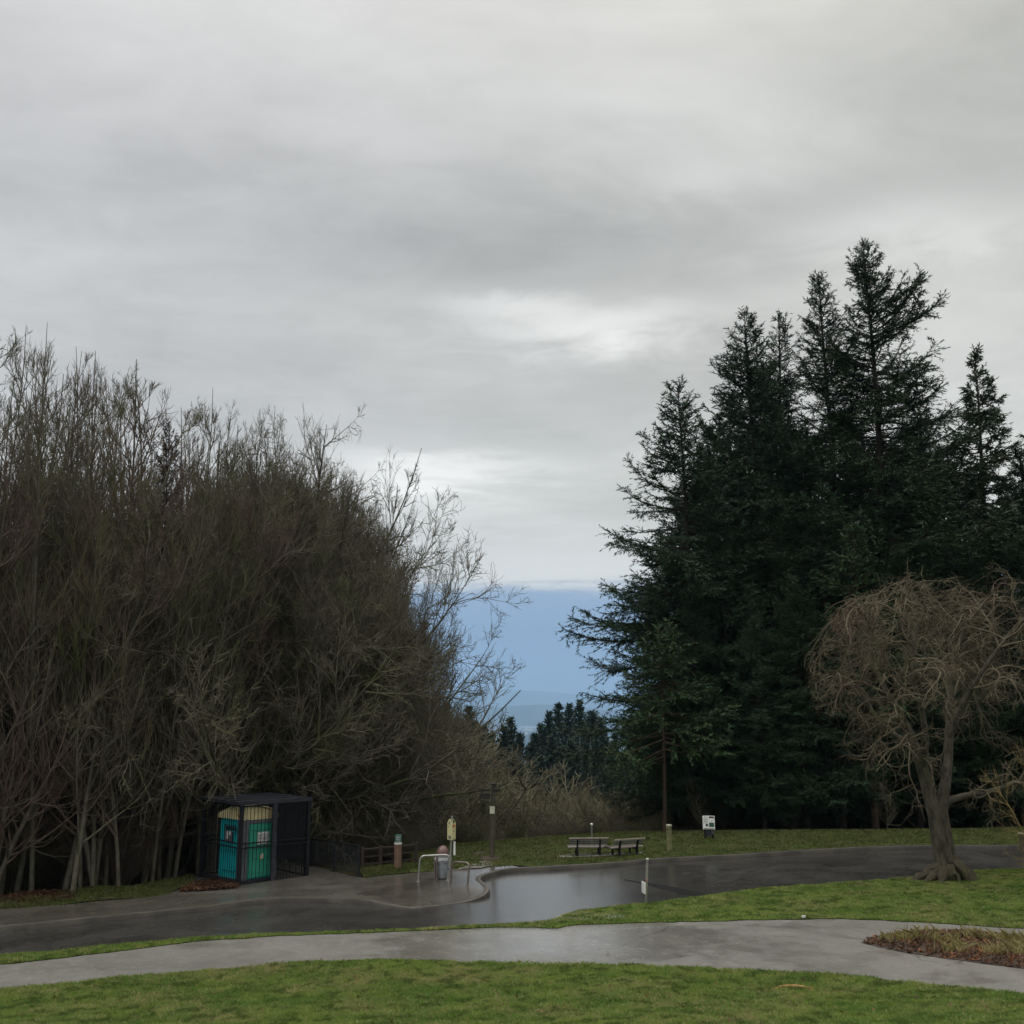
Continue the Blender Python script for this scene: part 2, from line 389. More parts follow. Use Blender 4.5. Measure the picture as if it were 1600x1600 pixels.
def grow(S, D, L, r0, nseg, wander=0.2, trop=(0, 0, 0), tpow=1.0, rend=0.25, curl=0.0, g=None):
    g = g or rng
    N = len(S); P = np.zeros((N, nseg+1, 3)); P[:, 0] = S; d = norm(D); nz = g.normal(size=(N, 3))
    trop = np.asarray(trop, float)
    ax = norm(g.normal(size=(N, 3)))
    for i in range(nseg):
        nz = 0.55*nz + 0.84*g.normal(size=(N, 3))
        tt = ((i+1)/nseg)**tpow
        d = norm(d + wander*nz + trop*tt + curl*np.cross(ax, d))
        P[:, i+1] = P[:, i] + d*(L/nseg)[:, None]
    tp = np.linspace(1, rend, nseg+1)[None, :]
    return P, r0[:, None]*tp
def children(P, Rr, cnt, tmin, tmax, ang, g=None, flat=None, tdist=1.0):
    """sample cnt (int array) children per branch; returns S, D, t, parent index, local radius"""
    g = g or rng
    N, n, _ = P.shape
    pi = np.repeat(np.arange(N), cnt); m = len(pi)
    t = tmin + (tmax-tmin)*g.random(m)**tdist
    f = t*(n-1); i = np.minimum(f.astype(int), n-2); fr = (f-i)[:, None]
    a = P[pi, i]; b = P[pi, i+1]
    S = a*(1-fr)+b*fr; T = norm(b-a)
    rad = Rr[pi, i]*(1-fr[:, 0]) + Rr[pi, i+1]*fr[:, 0]
    q = norm(np.cross(T, norm(g.normal(size=(m, 3)))))
    if flat is not None:   # keep children roughly in the horizontal plane
        up = np.array([0, 0, 1.0]); side = norm(np.cross(T, up[None]+0*T)); sg = np.where(g.random(m) < .5, 1, -1)[:, None]
        q = norm(side*sg + flat*g.normal(size=(m, 3)))
    an = (ang[0] + (ang[1]-ang[0])*g.random(m))[:, None]
    D = T*np.cos(an) + q*np.sin(an)
    return S, D, t, pi, rad

def bare_tree(name, H, seed, kind='alder', mats=('alder', 'twig'), lean=(0, 0), hide=True, dens=1.0):
    g = np.random.default_rng(seed)
    root = empty(name, (0, 0, 0))
    tr = Acc(); cr = Acc()
    if kind == 'alder':
        ns = g.integers(1, 4)
        S = np.column_stack([g.normal(size=ns)*0.35, g.normal(size=ns)*0.35, np.full(ns, -0.6)])
        D = np.column_stack([g.normal(size=ns)*0.10+lean[0], g.normal(size=ns)*0.10+lean[1], np.ones(ns)])
        L = H*g.uniform(0.82, 1.0, ns); L[0] = H
        P0, R0 = grow(S, D, L, np.full(ns, 0.0085*H)*g.uniform(.7, 1, ns), 16, 0.035, (0, 0, 0.03), rend=0.10, g=g)
        tr.tub(P0, R0, 8)
        S, D, t, pi, rad = children(P0, R0, np.full(ns, int(27*dens)), 0.12, 0.97, (0.45, 0.95), g)
        L = H*(0.30*(1-t)+0.075)*g.uniform(.5, 1.15, len(t))
        P1, R1 = grow(S, D, L, np.minimum(rad*0.55, 0.035)+0.006, 8, 0.08, (0, 0, 0.30), rend=0.2, g=g)
        cr.tub(P1, R1, 5)
        S, D, t, pi, rad = children(P1, R1, np.full(len(P1), int(10*dens)), 0.15, 0.98, (0.45, 0.95), g)
        L2 = L[pi]*(0.45*(1-t)+0.22)*g.uniform(.5, 1.2, len(t))
        P2, R2 = grow(S, D, L2, np.minimum(rad*0.6, .014)+.003, 5, 0.09, (0, 0, 0.28), rend=0.35, g=g)
        cr.tub(P2, R2, 4)
        S, D, t, pi, rad = children(P2, R2, np.full(len(P2), 5), 0.2, 1.0, (0.35, 0.9), g)
        L3 = np.clip(L2[pi]*(0.6-0.25*t), 0.15, 0.9)*g.uniform(.5, 1.2, len(t))
        P3, R3 = grow(S, D, L3, np.full(len(t), 0.0065), 3, 0.10, (0, 0, 0.28), rend=0.5, g=g)
        cr.tub(P3, R3, 3)
    elif kind == 'spread':
        P0, R0 = grow(np.array([[0, 0, -0.6]]), np.array([[lean[0], lean[1], 1.0]]), np.array([0.32*H]), np.array([0.028*H]), 8, 0.06, rend=0.6, g=g)
        tr.tub(P0, R0, 12)
        n1 = 24
        S, D, t, pi, rad = children(P0, R0, np.array([n1]), 0.35, 1.0, (0.35, 1.05), g)
        D = D + np.array([lean[0], lean[1], 0.28])*0.9
        L = H*g.uniform(.55, .85, n1)
        P1, R1 = grow(S, D, L, rad*0.36*g.uniform(.7, 1.1, n1), 14, 0.05, (0, 0, 0.05), rend=0.12, g=g)
        tr.tub(P1, R1, 8)
        S, D, t, pi, rad = children(P1, R1, np.full(n1, int(19*dens)), 0.15, 0.97, (0.4, 1.0), g)
        L2 = H*(0.26*(1-t)+0.10)*g.uniform(.5, 1.2, len(t))
        P2, R2 = grow(S, D, L2, np.minimum(rad*.6, .04)+.005, 8, 0.08, (0, 0, 0.07), rend=.2, g=g)
        cr.tub(P2, R2, 5)
        S, D, t, pi, rad = children(P2, R2, np.full(len(P2), int(11*dens)), 0.15, 1.0, (0.4, 1.0), g)
        L3 = L2[pi]*(0.40*(1-t)+0.22)*g.uniform(.5, 1.2, len(t))
        P3, R3 = grow(S, D, L3, np.minimum(rad*.6, .014)+.004, 5, 0.11, (0, 0, 0.10), rend=.35, g=g)
        cr.tub(P3, R3, 4)
        S, D, t, pi, rad = children(P3, R3, np.full(len(P3), 5), 0.2, 1.0, (0.4, 1.0), g)
        L4 = np.clip(L3[pi]*(0.65-.25*t), .15, .9)*g.uniform(.5, 1.2, len(t))
        P4, R4 = grow(S, D, L4, np.full(len(t), .0075), 3, 0.2, (0, 0, 0.12), rend=.5, g=g)
        cr.tub(P4, R4, 3)
    else:  # shrub / thicket clump
        ns = 16
        a = g.random(ns)*2*np.pi
        S = np.column_stack([np.cos(a)*0.5*g.random(ns), np.sin(a)*.5*g.random(ns), np.full(ns, -0.4)])
        D = np.column_stack([np.cos(a)*g.uniform(.05, .75, ns), np.sin(a)*g.uniform(.05, .75, ns), np.ones(ns)])
        L = H*g.uniform(.65, 1.08, ns)
        P0, R0 = grow(S, D, L, np.full(ns, .006*H), 9, .05, (0, 0, 0.06), rend=.2, g=g)
        tr.tub(P0, R0, 5)
        S, D, t, pi, rad = children(P0, R0, np.full(ns, int(18*dens)), .08, .98, (.4, 1.1), g)
        L2 = H*(.32*(1-t)+.10)*g.uniform(.5, 1.2, len(t))
        P2, R2 = grow(S, D, L2, np.full(len(t), .012), 5, .09, (0, 0, .14), rend=.4, g=g)
        cr.tub(P2, R2, 4)
        S, D, t, pi, rad = children(P2, R2, np.full(len(P2), int(10*dens)), .1, 1.0, (.4, 1.0), g)
        L3 = np.clip(L2[pi]*(.45-.15*t), .2, 1.4)*g.uniform(.5, 1.2, len(t))
        P3, R3 = grow(S, D, L3, np.full(len(t), .0085), 3, .12, (0, 0, .15), rend=.5, g=g)
        cr.tub(P3, R3, 3)
    npmesh('trunk', *tr.get(), M[mats[0]], root)
    npmesh('crown', *cr.get(), M[mats[1]], root)
    return root

def conifer(name, H, cb, prof, seed, mats=('fir', 'firbark'), spacing=0.34, per=5, droop=0.12, upt=0.16, trunk_r=None, sparse=0.0, bias=None, twig=(0.22, 0.040), side=0.13, ntw=0.036, lean=(0, 0)):
    """prof(u) branch length at height fraction u (0 at crown base, 1 at tip)"""
    g = np.random.default_rng(seed)
    root = empty(name, (0, 0, 0))
    tr = Acc(); nd = []
    trunk_r = trunk_r or 0.0135*H
    P0 = np.zeros((1, 29, 3)); _z = np.linspace(-.8, H, 29); P0[0, :, 2] = _z; P0[0, :, 0] = .10*np.sin(_z*.35+seed)+lean[0]*_z; P0[0, :, 1] = .10*np.sin(_z*.3+seed*2); R0 = trunk_r*np.linspace(1, .03, 29)[None, :]
    R0[0, 0] *= 1.5; R0[0, 1] *= 1.08
    tr.tub(P0, R0, 12)
    hs = []; h = cb
    while h < H-0.25:
        u = (h-cb)/(H-cb)
        for _ in range(per if u < .85 else per-1):
            if g.random() > sparse: hs.append(h + g.normal()*spacing*.35)
        h += spacing*(0.6+0.7*(1-u))
    hs = np.clip(np.array(hs), 0.5, H-0.1); n = len(hs); u = np.clip((hs-cb)/(H-cb), 0, 1)
    az = g.random(n)*2*np.pi
    L = np.array([prof(x) for x in u])*g.uniform(.55, 1.12, n)*np.where(g.random(n) < .12, 1.12, 1)
    if bias is not None: L = L*np.array([bias(a_, x) for a_, x in zip(az, u)])
    # slow noise along height for irregular outline
    L = L*(0.93+0.13*np.sin(hs*1.7+az*2+seed)*np.sin(hs*0.6+az+seed*2))
    el = -0.18 + 0.28*u + 0.75*np.maximum(0, u-0.55)/0.45
    el = el + g.normal(size=n)*.09
    D = np.column_stack([np.cos(az)*np.cos(el), np.sin(az)*np.cos(el), np.sin(el)])
    f = (hs+0.8)/(H+0.8)*28; i = np.minimum(f.astype(int), 27); fr = (f-i)[:, None]
    S = P0[0, i]*(1-fr)+P0[0, i+1]*fr
    P1, R1 = grow(S, D, L, 0.012+0.010*L, 9, .045, (0, 0, upt), tpow=1.6, rend=.2, g=g)
    sag = (np.linspace(0, 1, 10)**1.2*(1-0.45*np.linspace(0, 1, 10)))[None, :]*(droop*L*(1-u*.7))[:, None]*1.8
    P1[:, :, 2] -= sag
    br = Acc(); br.tub(P1, R1, 5)
    cnt = np.maximum((L/side).astype(int), 2)
    S, D, t, pi, rad = children(P1, R1, cnt, .14, 1.0, (.65, 1.15), g, flat=.28, tdist=.85)
    L2 = np.clip(L[pi]*(0.42*(1-t)+.13), .22, 1.5)*g.uniform(.55, 1.2, len(t))
    D[:, 2] -= 0.10
    P2, R2 = grow(S, D, L2, np.full(len(t), .008), 4, .10, (0, 0, -.05), rend=.4, g=g)
    br.tub(P2, R2, 3)
    def needles(P, Rr, Ls, dn, tmin):
        c = np.maximum((Ls/dn).astype(int), 3)
        S, D, t, pi, _ = children(P, Rr, c, tmin, 1.0, (.25, .95), g, flat=.7)
        m = len(t); D = norm(D+np.array([0, 0, -.06])); ln = twig[0]*g.uniform(.6, 1.35, m)*(1-.2*t); w = twig[1]*g.uniform(.6, 1.3, m)
        wv = norm(np.cross(D, norm(g.normal(size=(m, 3)) + np.array([0, 0, 1.2]))))
        a = S; b = S + D*(ln*.4)[:, None] + wv*(w*.5)[:, None]; c_ = S + D*ln[:, None]; d = S + D*(ln*.4)[:, None] - wv*(w*.5)[:, None]
        nd.append(np.stack([a, b, c_, d], 1).reshape(-1, 3))
    needles(P2, R2, L2, ntw, 0.0)
    needles(P1, R1, L, ntw*1.1, 0.25)
    # leader
    lp = P0[:, -4:]; needles(lp, R0[:, -4:], np.array([H*.1]), .02, 0.0)
    V = np.concatenate(nd); Q = np.arange(len(V)).reshape(-1, 4)
    npmesh('trunk', *tr.get(), M[mats[1]], root)
    c = npmesh('crown', V, Q, M[mats[0]], root, smooth=False)
    npmesh('branches', *br.get(), M[mats[1]], root)
    return root

# ------------------------------------------------------------------ setting: sheets
def catmull(pts, step=0.35):
    pts = [np.array(p, float) for p in pts]
    out = []
    for i in range(len(pts)-1):
        p0 = pts[max(i-1, 0)]; p1 = pts[i]; p2 = pts[i+1]; p3 = pts[min(i+2, len(pts)-1)]
        n = max(1, int(np.linalg.norm(p2-p1)/step))
        n = min(n, 60)
        for j in range(n):
            t = j/n
            # centripetal-ish damping by using plain Catmull-Rom with tension
            m1 = (p2-p0)*.5*min(1, 2*np.linalg.norm(p2-p1)/max(np.linalg.norm(p2-p0), 1e-6)); m2 = (p3-p1)*.5*min(1, 2*np.linalg.norm(p2-p1)/max(np.linalg.norm(p3-p1), 1e-6))
            out.append((2*t**3-3*t**2+1)*p1+(t**3-2*t**2+t)*m1+(-2*t**3+3*t**2)*p2+(t**3-t**2)*m2)
    out.append(pts[-1]); return np.array(out)
def line(pxs, step=0.35, jit=0.0):
    L = catmull([hit0(*p) for p in pxs], step)
    if jit:
        s = np.cumsum(np.r_[0, np.linalg.norm(np.diff(L, axis=0), axis=1)])
        ph = rng.random(6)*6.28
        off = jit*(np.sin(s*1.3+ph[0])+.8*np.sin(s*3.1+ph[1])+.6*np.sin(s*6.7+ph[2]))/2 + rng.normal(size=len(s))*jit*.45
        T = np.gradient(L, axis=0); Nn = np.column_stack([-T[:, 1], T[:, 0]]); Nn /= np.maximum(np.linalg.norm(Nn, axis=1, keepdims=True), 1e-9)
        L = L + Nn*off[:, None]
    return L
def inpoly(X, Y, poly):
    inside = np.zeros(X.shape, bool); n = len(poly); j = n-1
    for i in range(n):
        xi, yi = poly[i]; xj, yj = poly[j]
        c = ((yi > Y) != (yj > Y)) & (X < (xj-xi)*(Y-yi)/(yj-yi+1e-12)+xi)
        inside ^= c; j = i
    return inside
def sheet(name, poly, off, mat, grid=0.5, bump=None, kind='structure', gmax=None):
    poly = np.asarray(poly)
    x0, y0 = poly.min(0); x1, y1 = poly.max(0)
    gx, gy = np.meshgrid(np.arange(x0, x1, grid), np.arange(y0, y1, grid))
    gx = gx.ravel()+.013; gy = gy.ravel()+.017
    k_ = inpoly(gx, gy, poly); P = np.column_stack([gx[k_], gy[k_]])
    vs = [Vector(p) for p in poly]+[Vector(p) for p in P]
    n = len(poly)
    r = delaunay_2d_cdt(vs, [(i, (i+1) % n) for i in range(n)], [], 1, 1e-4)
    W = np.array([[v.x, v.y] for v in r[0]]); F = [f for f in r[2] if len(f) == 3]
    o = off(W[:, 0], W[:, 1]) if callable(off) else off
    z = G(W[:, 0], W[:, 1])+o
    if bump is not None: z = z+bump(W[:, 0], W[:, 1])
    F = np.array(F, np.int32)
    a, b, c = W[F[:, 0]], W[F[:, 1]], W[F[:, 2]]
    fl = ((b-a)[:, 0]*(c-a)[:, 1]-(b-a)[:, 1]*(c-a)[:, 0]) < 0
    F[fl] = F[fl][:, ::-1]
    ob = npmesh(name, np.column_stack([W, z]), F, mat)
    tag(ob, kind=kind); return ob

L_kerb_left = [(-500,1500),(-200,1475),(0,1457),(100,1447),(200,1437),(300,1427),(370,1418),(420,1412),(480,1411),(550,1413),(600,1417),(645,1420)]
L_kerb_mid = [(645,1420),(675,1417),(716,1412)]
L_kerb_bulb = [(716,1412),(745,1408),(762,1402),(766,1396),(760,1389),(752,1381),(757,1375),(775,1369),(800,1364),(860,1361),(960,1355),(1010,1350),(1060,1347),(1140,1343),(1200,1339),(1300,1333),(1400,1329),(1500,1328),(1600,1328),(1750,1328),(1900,1329)]
kl = line(L_kerb_left); km = line(L_kerb_mid); kb = line(L_kerb_bulb, 0.25)
kerbline = np.concatenate([kl[:-1], km[:-1], kb])
L_near = [(-500,1535),(-200,1512),(0,1494),(100,1486),(200,1476),(300,1468),(400,1462),(500,1458),(600,1455),(700,1450),(800,1444),(860,1440),(885,1430),(905,1424),(950,1420),(1000,1414),(1050,1408),(1100,1401),(1200,1389),(1300,1382),(1400,1375),(1450,1371),(1520,1363),(1600,1360),(1750,1356),(1900,1354)]
nearl = line(L_near, jit=0.035)
L_pfar = [(-500,1560),(-200,1530),(0,1508),(100,1497),(200,1485),(300,1473),(400,1465.5),(500,1460.5),(600,1457.5),(700,1453),(800,1448.5),(850,1450),(872,1451),(900,1446),(1000,1443),(1100,1440),(1200,1438),(1300,1437),(1400,1440),(1500,1445),(1600,1451),(1750,1460),(1900,1470)]
pfar = line(L_pfar, 0.2, jit=0.06)
L_pnear = [(-500,1620),(-200,1580),(0,1549),(100,1541),(200,1529),(300,1521),(400,1511),(450,1507),(550,1504),(700,1504),(800,1507),(900,1510),(1000,1512),(1100,1515),(1200,1520),(1300,1525),(1400,1538),(1500,1548),(1600,1557),(1750,1572),(1900,1590)]
pnear = line(L_pnear, 0.12, jit=0.06)
ramp = hit0(680, 1416)
def koff(x, y):
    d = np.hypot(np.asarray(x)-ramp[0], np.asarray(y)-ramp[1])
    t = np.clip((d-0.55)/1.6, 0, 1); return 0.012 + 0.118*t*t*(3-2*t)

# big ground: polar sheet reaching the horizon
rad = np.concatenate([np.arange(0.5, 90, 0.9), np.geomspace(90, 34000, 110)])
ang = np.concatenate([np.linspace(-R(50), R(50), 220), np.linspace(R(50), R(310), 90)[1:-1]])
RA, AN = np.meshgrid(rad, ang, indexing='ij')
X = RA*np.sin(AN); Yv = RA*np.cos(AN)
Z = G(X, Yv)-0.07 - np.where(RA > 200, 0, 0)
nr, na = RA.shape
idx = np.arange(nr*na).reshape(nr, na); nx = np.roll(idx, -1, axis=1)
Q = np.stack([idx[:-1], idx[1:], nx[1:], nx[:-1]], -1).reshape(-1, 4)
V = np.stack([X, Yv, Z], -1).reshape(-1, 3)
V = np.vstack([V, [0, 0, g1(0, 0)-.07]])
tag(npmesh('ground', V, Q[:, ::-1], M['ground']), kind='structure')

tag(sheet('road', np.concatenate([kerbline, nearl[::-1]]), 0.0, M['road'], 0.6), 'wet asphalt road curving round the bend between kerb and lawn')
def bmp(a):
    return lambda x, y: a*(np.sin(x*2.1+1.3*np.sin(y*1.7))+np.sin(y*2.7+np.sin(x*1.1)))*.5
# the path
tag(sheet('path', np.concatenate([pfar, pnear[::-1]]), 0.004, M['path'], 0.4), 'grey asphalt footpath crossing in front of the road')
# verge between road and path, widening into the right lawn
tag(sheet('lawn', np.concatenate([nearl, pfar[::-1]]), 0.02, M['turf'], 0.5), 'green lawn strip between path and road')
fl = np.concatenate([pnear, np.array([[30, 2], [30, -25], [-30, -25], [-30, 2]])])
tag(sheet('lawn', fl, 0.024, M['turf'], 0.4), 'green lawn in the foreground below the footpath')

# kerb (extruded) : left run, dropped run, bulb + far run
def kerb(name, L, w, label):
    T = np.gradient(L, axis=0); Nn = np.column_stack([-T[:, 1], T[:, 0]]); Nn /= np.linalg.norm(Nn, axis=1, keepdims=True)
    a = L; b = L+Nn*w
    h = koff(L[:, 0], L[:, 1])
    za = G(a[:, 0], a[:, 1]); zb = G(b[:, 0], b[:, 1])
    prof = [np.column_stack([a, za-.08]), np.column_stack([a+Nn*.012, za+h-.012]), np.column_stack([a+Nn*.03, za+h+.003]), np.column_stack([b, zb+h+.003]), np.column_stack([b, zb-.08])]
    n = len(L); V = np.stack(prof, 1).reshape(-1, 3)
    idx = np.arange(n*5).reshape(n, 5)
    Q = np.stack([idx[:-1, :-1], idx[1:, :-1], idx[1:, 1:], idx[:-1, 1:]], -1).reshape(-1, 4)
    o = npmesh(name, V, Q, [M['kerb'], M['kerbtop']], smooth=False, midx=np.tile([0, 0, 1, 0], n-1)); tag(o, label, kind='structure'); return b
kin = kerb('kerb', kerbline, 0.16, 'concrete kerb edging the road')
# plaza / pavement at the left and centre
walk_back = [(800,1359),(770,1361),(740,1363),(700,1366),(670,1369),(600,1375),(568,1379),(520,1368),(478,1357),(430,1352),(372,1352),(330,1360),(300,1385),(250,1407),(150,1416),(100,1421),(50,1426),(0,1429),(-200,1444),(-500,1462)]
wb = line(walk_back, 0.4)
# portion of inner kerb line up to px~810
endp = hit0(806, 1363); ie = int(np.argmin(np.hypot(kin[:, 0]-endp[0], kin[:, 1]-endp[1])))
wpoly = np.concatenate([kin[:ie+1], wb])
tag(sheet('pavement', wpoly, koff, M['walk'], 0.5), 'wet concrete pavement')
# far lawn behind the kerb
fe = np.array([[x, float(Ye(x))+3.0] for x in np.linspace(kin[-1][0], wb[0][0]-3.5, 50)])
extra = line([(640,1371),(670,1369),(700,1366),(740,1363),(770,1361),(800,1359)], 0.4)
e0 = np.array([extra[0][0], extra[0][1]])
flp = np.concatenate([kin[ie+1:], fe, extra+np.array([0, 0.0])])
tag(sheet('lawn', flp, lambda x, y: koff(x, y)+.012, M['farturf'], 0.7), 'thin mossy lawn beyond the kerb')
vg = np.concatenate([line([(300,1386),(250,1407),(150,1416),(100,1421),(50,1426),(0,1429),(-200,1444),(-500,1462)], .3, jit=.05), line([(-500,1440),(-200,1424),(0,1413),(60,1412),(110,1400),(150,1393),(200,1394),(300,1376)], .3)])
tag(sheet('verge', vg, lambda x, y: .14+0*x, M['vergeturf'], .4, bump=bmp(.03)), kind='structure')
vg2 = np.concatenate([line([(640,1371),(600,1375),(568,1379)], .3), line([(562,1366),(600,1362),(640,1357)], .3)])
tag(sheet('verge', vg2, lambda x, y: .15+0*x, M['farturf'], .4), kind='structure')
# sealed joint strip on the road
pl = np.concatenate([line([(975,1374),(1010,1379),(1050,1386),(1117,1401)], .3, jit=.02), line([(1098,1402),(1060,1395),(1035,1389),(1005,1381),(975,1376)], .3, jit=.03)])
tag(sheet('road_seal', pl, .006, M['patch'], .5), kind='structure')
# concrete gutter apron by the near verge
ga = line([(858,1442),(866,1436),(880,1430),(905,1426.5),(930,1429),(975,1433.5),(978,1436),(940,1438),(900,1441)], .2)
tag(sheet('drain_apron', ga, .034, M['pad'], .3), kind='structure')
# concrete strip beneath the benches
ba = line([(872,1346),(893,1342.5),(960,1342),(1003,1339.5),(1005,1342),(960,1345.5),(905,1347.5),(878,1348.5)], .3)
tag(sheet('bench_pad', ba, .17, M['pad'], .4), kind='structure')
tl = line([(716,1366),(728,1361),(748,1356),(756,1352),(764,1354),(770,1360),(752,1364)], .3, jit=.03)
tag(sheet('trail', tl, .155, M['pad'], .4), kind='structure')
# planting bed
bedl = line([(1346,1473),(1380,1465),(1420,1458),(1500,1458),(1560,1463),(1620,1471),(1800,1486),(1800,1545),(1600,1515),(1520,1504),(1460,1496),(1400,1486),(1346,1474)], .12, jit=.02)
bc = bedl.mean(0)
def bedd(x, y):
    d = np.min(np.hypot(np.asarray(x)[:, None]-bedl[None, :, 0], np.asarray(y)[:, None]-bedl[None, :, 1]), axis=1)
    return np.clip(d, 0, .5)*.16
tag(sheet('planting_bed', bedl, .012, M['dirt'], .2, bump=bedd), kind='structure')

# ------------------------------------------------------------------ grass (uncountable)
def scatter(poly, n, ymin=None, ymax=None, xlim=None, wfun=None):
    poly = np.asarray(poly); out = []; tot = 0
    x0, y0 = poly.min(0); x1, y1 = poly.max(0)
    if ymin is not None: y0 = max(y0, ymin)
    if ymax is not None: y1 = min(y1, ymax)
    for _ in range(60):
        X = rng.uniform(x0, x1, n); Y_ = rng.uniform(y0, y1, n)
        k_ = np.abs(X) < (0.62*np.maximum(Y_, 1)+1.0)
        if wfun is not None: k_ &= rng.random(n) < wfun(X, Y_)
        X = X[k_]; Y_ = Y_[k_]; k_ = inpoly(X, Y_, poly); out.append(np.column_stack([X[k_], Y_[k_]])); tot += k_.sum()
        if tot >= n: break
    return np.concatenate(out)[:n]
_vg = np.random.default_rng(3).random((257, 257))
def vnoise(x, y, f):
    x = np.asarray(x)*f+1000.0; y = np.asarray(y)*f+1000.0; i = np.floor(x).astype(int); j = np.floor(y).astype(int); u = x-i; v = y-j
    u = u*u*(3-2*u); v = v*v*(3-2*v); g = _vg; a = g[i % 256, j % 256]; b = g[(i+1) % 256, j % 256]; c = g[i % 256, (j+1) % 256]; d = g[(i+1) % 256, (j+1) % 256]
    return (a*(1-u)+b*u)*(1-v)+(c*(1-u)+d*u)*v
def blades(name, pts, zoff, h, w, mat, lean=.5, label=None, cat='grass'):
    n = len(pts); a = rng.random(n)*2*np.pi; hh = h*rng.uniform(.5, 1.3, n); ww = w*rng.uniform(.6, 1.3, n)
    patch = .62+.45*vnoise(pts[:, 0], pts[:, 1], 1.1)+.35*vnoise(pts[:, 0], pts[:, 1], 3.7)
    hh = hh*patch
    z = G(pts[:, 0], pts[:, 1]) + (zoff(pts[:, 0], pts[:, 1]) if callable(zoff) else zoff)
    b = np.column_stack([pts, z-.01])
    side = np.column_stack([np.cos(a), np.sin(a), 0*a])*ww[:, None]*.5
    ln = rng.normal(size=(n, 2))*lean
    mid = b + np.column_stack([ln*.35, np.ones(n)*.62])*hh[:, None]
    tip = b + np.column_stack([ln*1.0, np.ones(n)*.95])*hh[:, None]
    V = np.stack([b-side, b+side, mid+side*.7, tip, mid-side*.7], 1).reshape(-1, 3)
    Q = np.arange(n*5).reshape(n, 5)
    o = npmesh(name, V, Q, mat, smooth=False, attr=np.repeat(rng.random(n), 5))
    tag(o, label, cat, kind='stuff'); return o
near = scatter(fl, 560000, ymin=13.0, wfun=lambda x, y: .35+.65*np.clip((vnoise(x, y, .9)+.6*vnoise(x, y, 2.6)-.35)*3, 0, 1))
blades('grass', near, .02, .060, .013, M['blade'], .6, 'short green lawn grass in the foreground')
vp = np.concatenate([nearl, pfar[::-1]])
v1 = scatter(vp, 240000, ymax=30)
v2 = scatter(vp, 60000, ymin=28, ymax=45)
blades('grass', np.concatenate([v1, v2]), .015, .055, .018, M['blade'], .6, 'green lawn grass between the footpath and the road')
f1 = scatter(flp, 70000, ymax=62)
blades('grass', f1, lambda x, y: koff(x, y)+.01, .06, .03, M['farblade'], .6, 'thin dull grass beyond the kerb around the benches')
f2 = np.concatenate([scatter(vg, 16000), scatter(vg2, 3000)])
blades('grass', f2, .14, .09, .02, M['farblade'], .6, 'rough verge grass between pavement and thicket')

def leaves(name, pts, zoff, size, mat, label, cat='leaves', up=.5):
    n = len(pts); z = G(pts[:, 0], pts[:, 1])+(zoff(pts[:, 0], pts[:, 1]) if callable(zoff) else zoff)
    b = np.column_stack([pts, z + rng.random(n)*size*.5])
    u = norm(rng.normal(size=(n, 3))*np.array([1, 1, up])); w = norm(np.cross(u, rng.normal(size=(n, 3))*.5+np.array([0, 0, 1])))
    s = (size*rng.uniform(.5, 1.3, n))[:, None]
    V = np.stack([b-u*s*.5, b+w*s*.28, b+u*s*.5, b-w*s*.28], 1).reshape(-1, 3)
    o = npmesh(name, V, np.arange(n*4).reshape(n, 4), mat, smooth=False, attr=np.repeat(rng.random(n), 4))
    tag(o, label, cat, kind='stuff'); return o
bp_ = scatter(bedl, 6500)
leaves('leaf_litter', bp_, lambda x, y: bedd(x, y)+.02, .085, M['leaf'], 'brown dead leaves covering the planting bed', up=.8)
bb = scatter(bedl, 12000)
bd = bedd(bb[:, 0], bb[:, 1])
cl = np.sin(bb[:, 0]*5+np.sin(bb[:, 1]*4)*2)+np.sin(bb[:, 1]*6+bb[:, 0]*2)
bb = bb[(bd > .035) & (cl > .2) ][:2600]
blades('wilted_plants', bb, lambda x, y: bedd(x, y)+.01, .17, .022, M['bedblade'], .75, 'wilted yellow strap leaves lying in the planting bed', 'plants')
ll = line([(285,1396),(330,1384),(372,1391),(372,1396),(310,1401),(280,1402)], .3)
leaves('leaf_litter', scatter(ll, 2500), .16, .10, M['redleaf'], 'rust brown fallen leaves beside the cage')
l2 = line([(-400,1432),(0,1421),(110,1415),(100,1402),(60,1400),(0,1408),(-400,1420)], .3)
leaves('leaf_litter', scatter(l2, 9000), .12, .14, M['redleaf'], 'rust brown leaves under the thicket at the left', up=1.2)
lt = scatter(fl, 420, ymin=14)
leaves('leaf_litter', lt, .055, .06, M['leaf'], 'scattered brown leaves on the foreground lawn')
# ------------------------------------------------------------------ PART2
def hpx(px, ya, yb, Y): return at(px, ya, Y).z - at(px, yb, Y).z
def wpx(xa, xb, py, Y): return at(xb, py, Y).x - at(xa, py, Y).x
def base(px, py, dz=0.0):
    p = hit0(px, py); x, y = float(p[0]), float(p[1]); return Vector((x, y, g1(x, y)+dz))
Zr = Matrix.Rotation

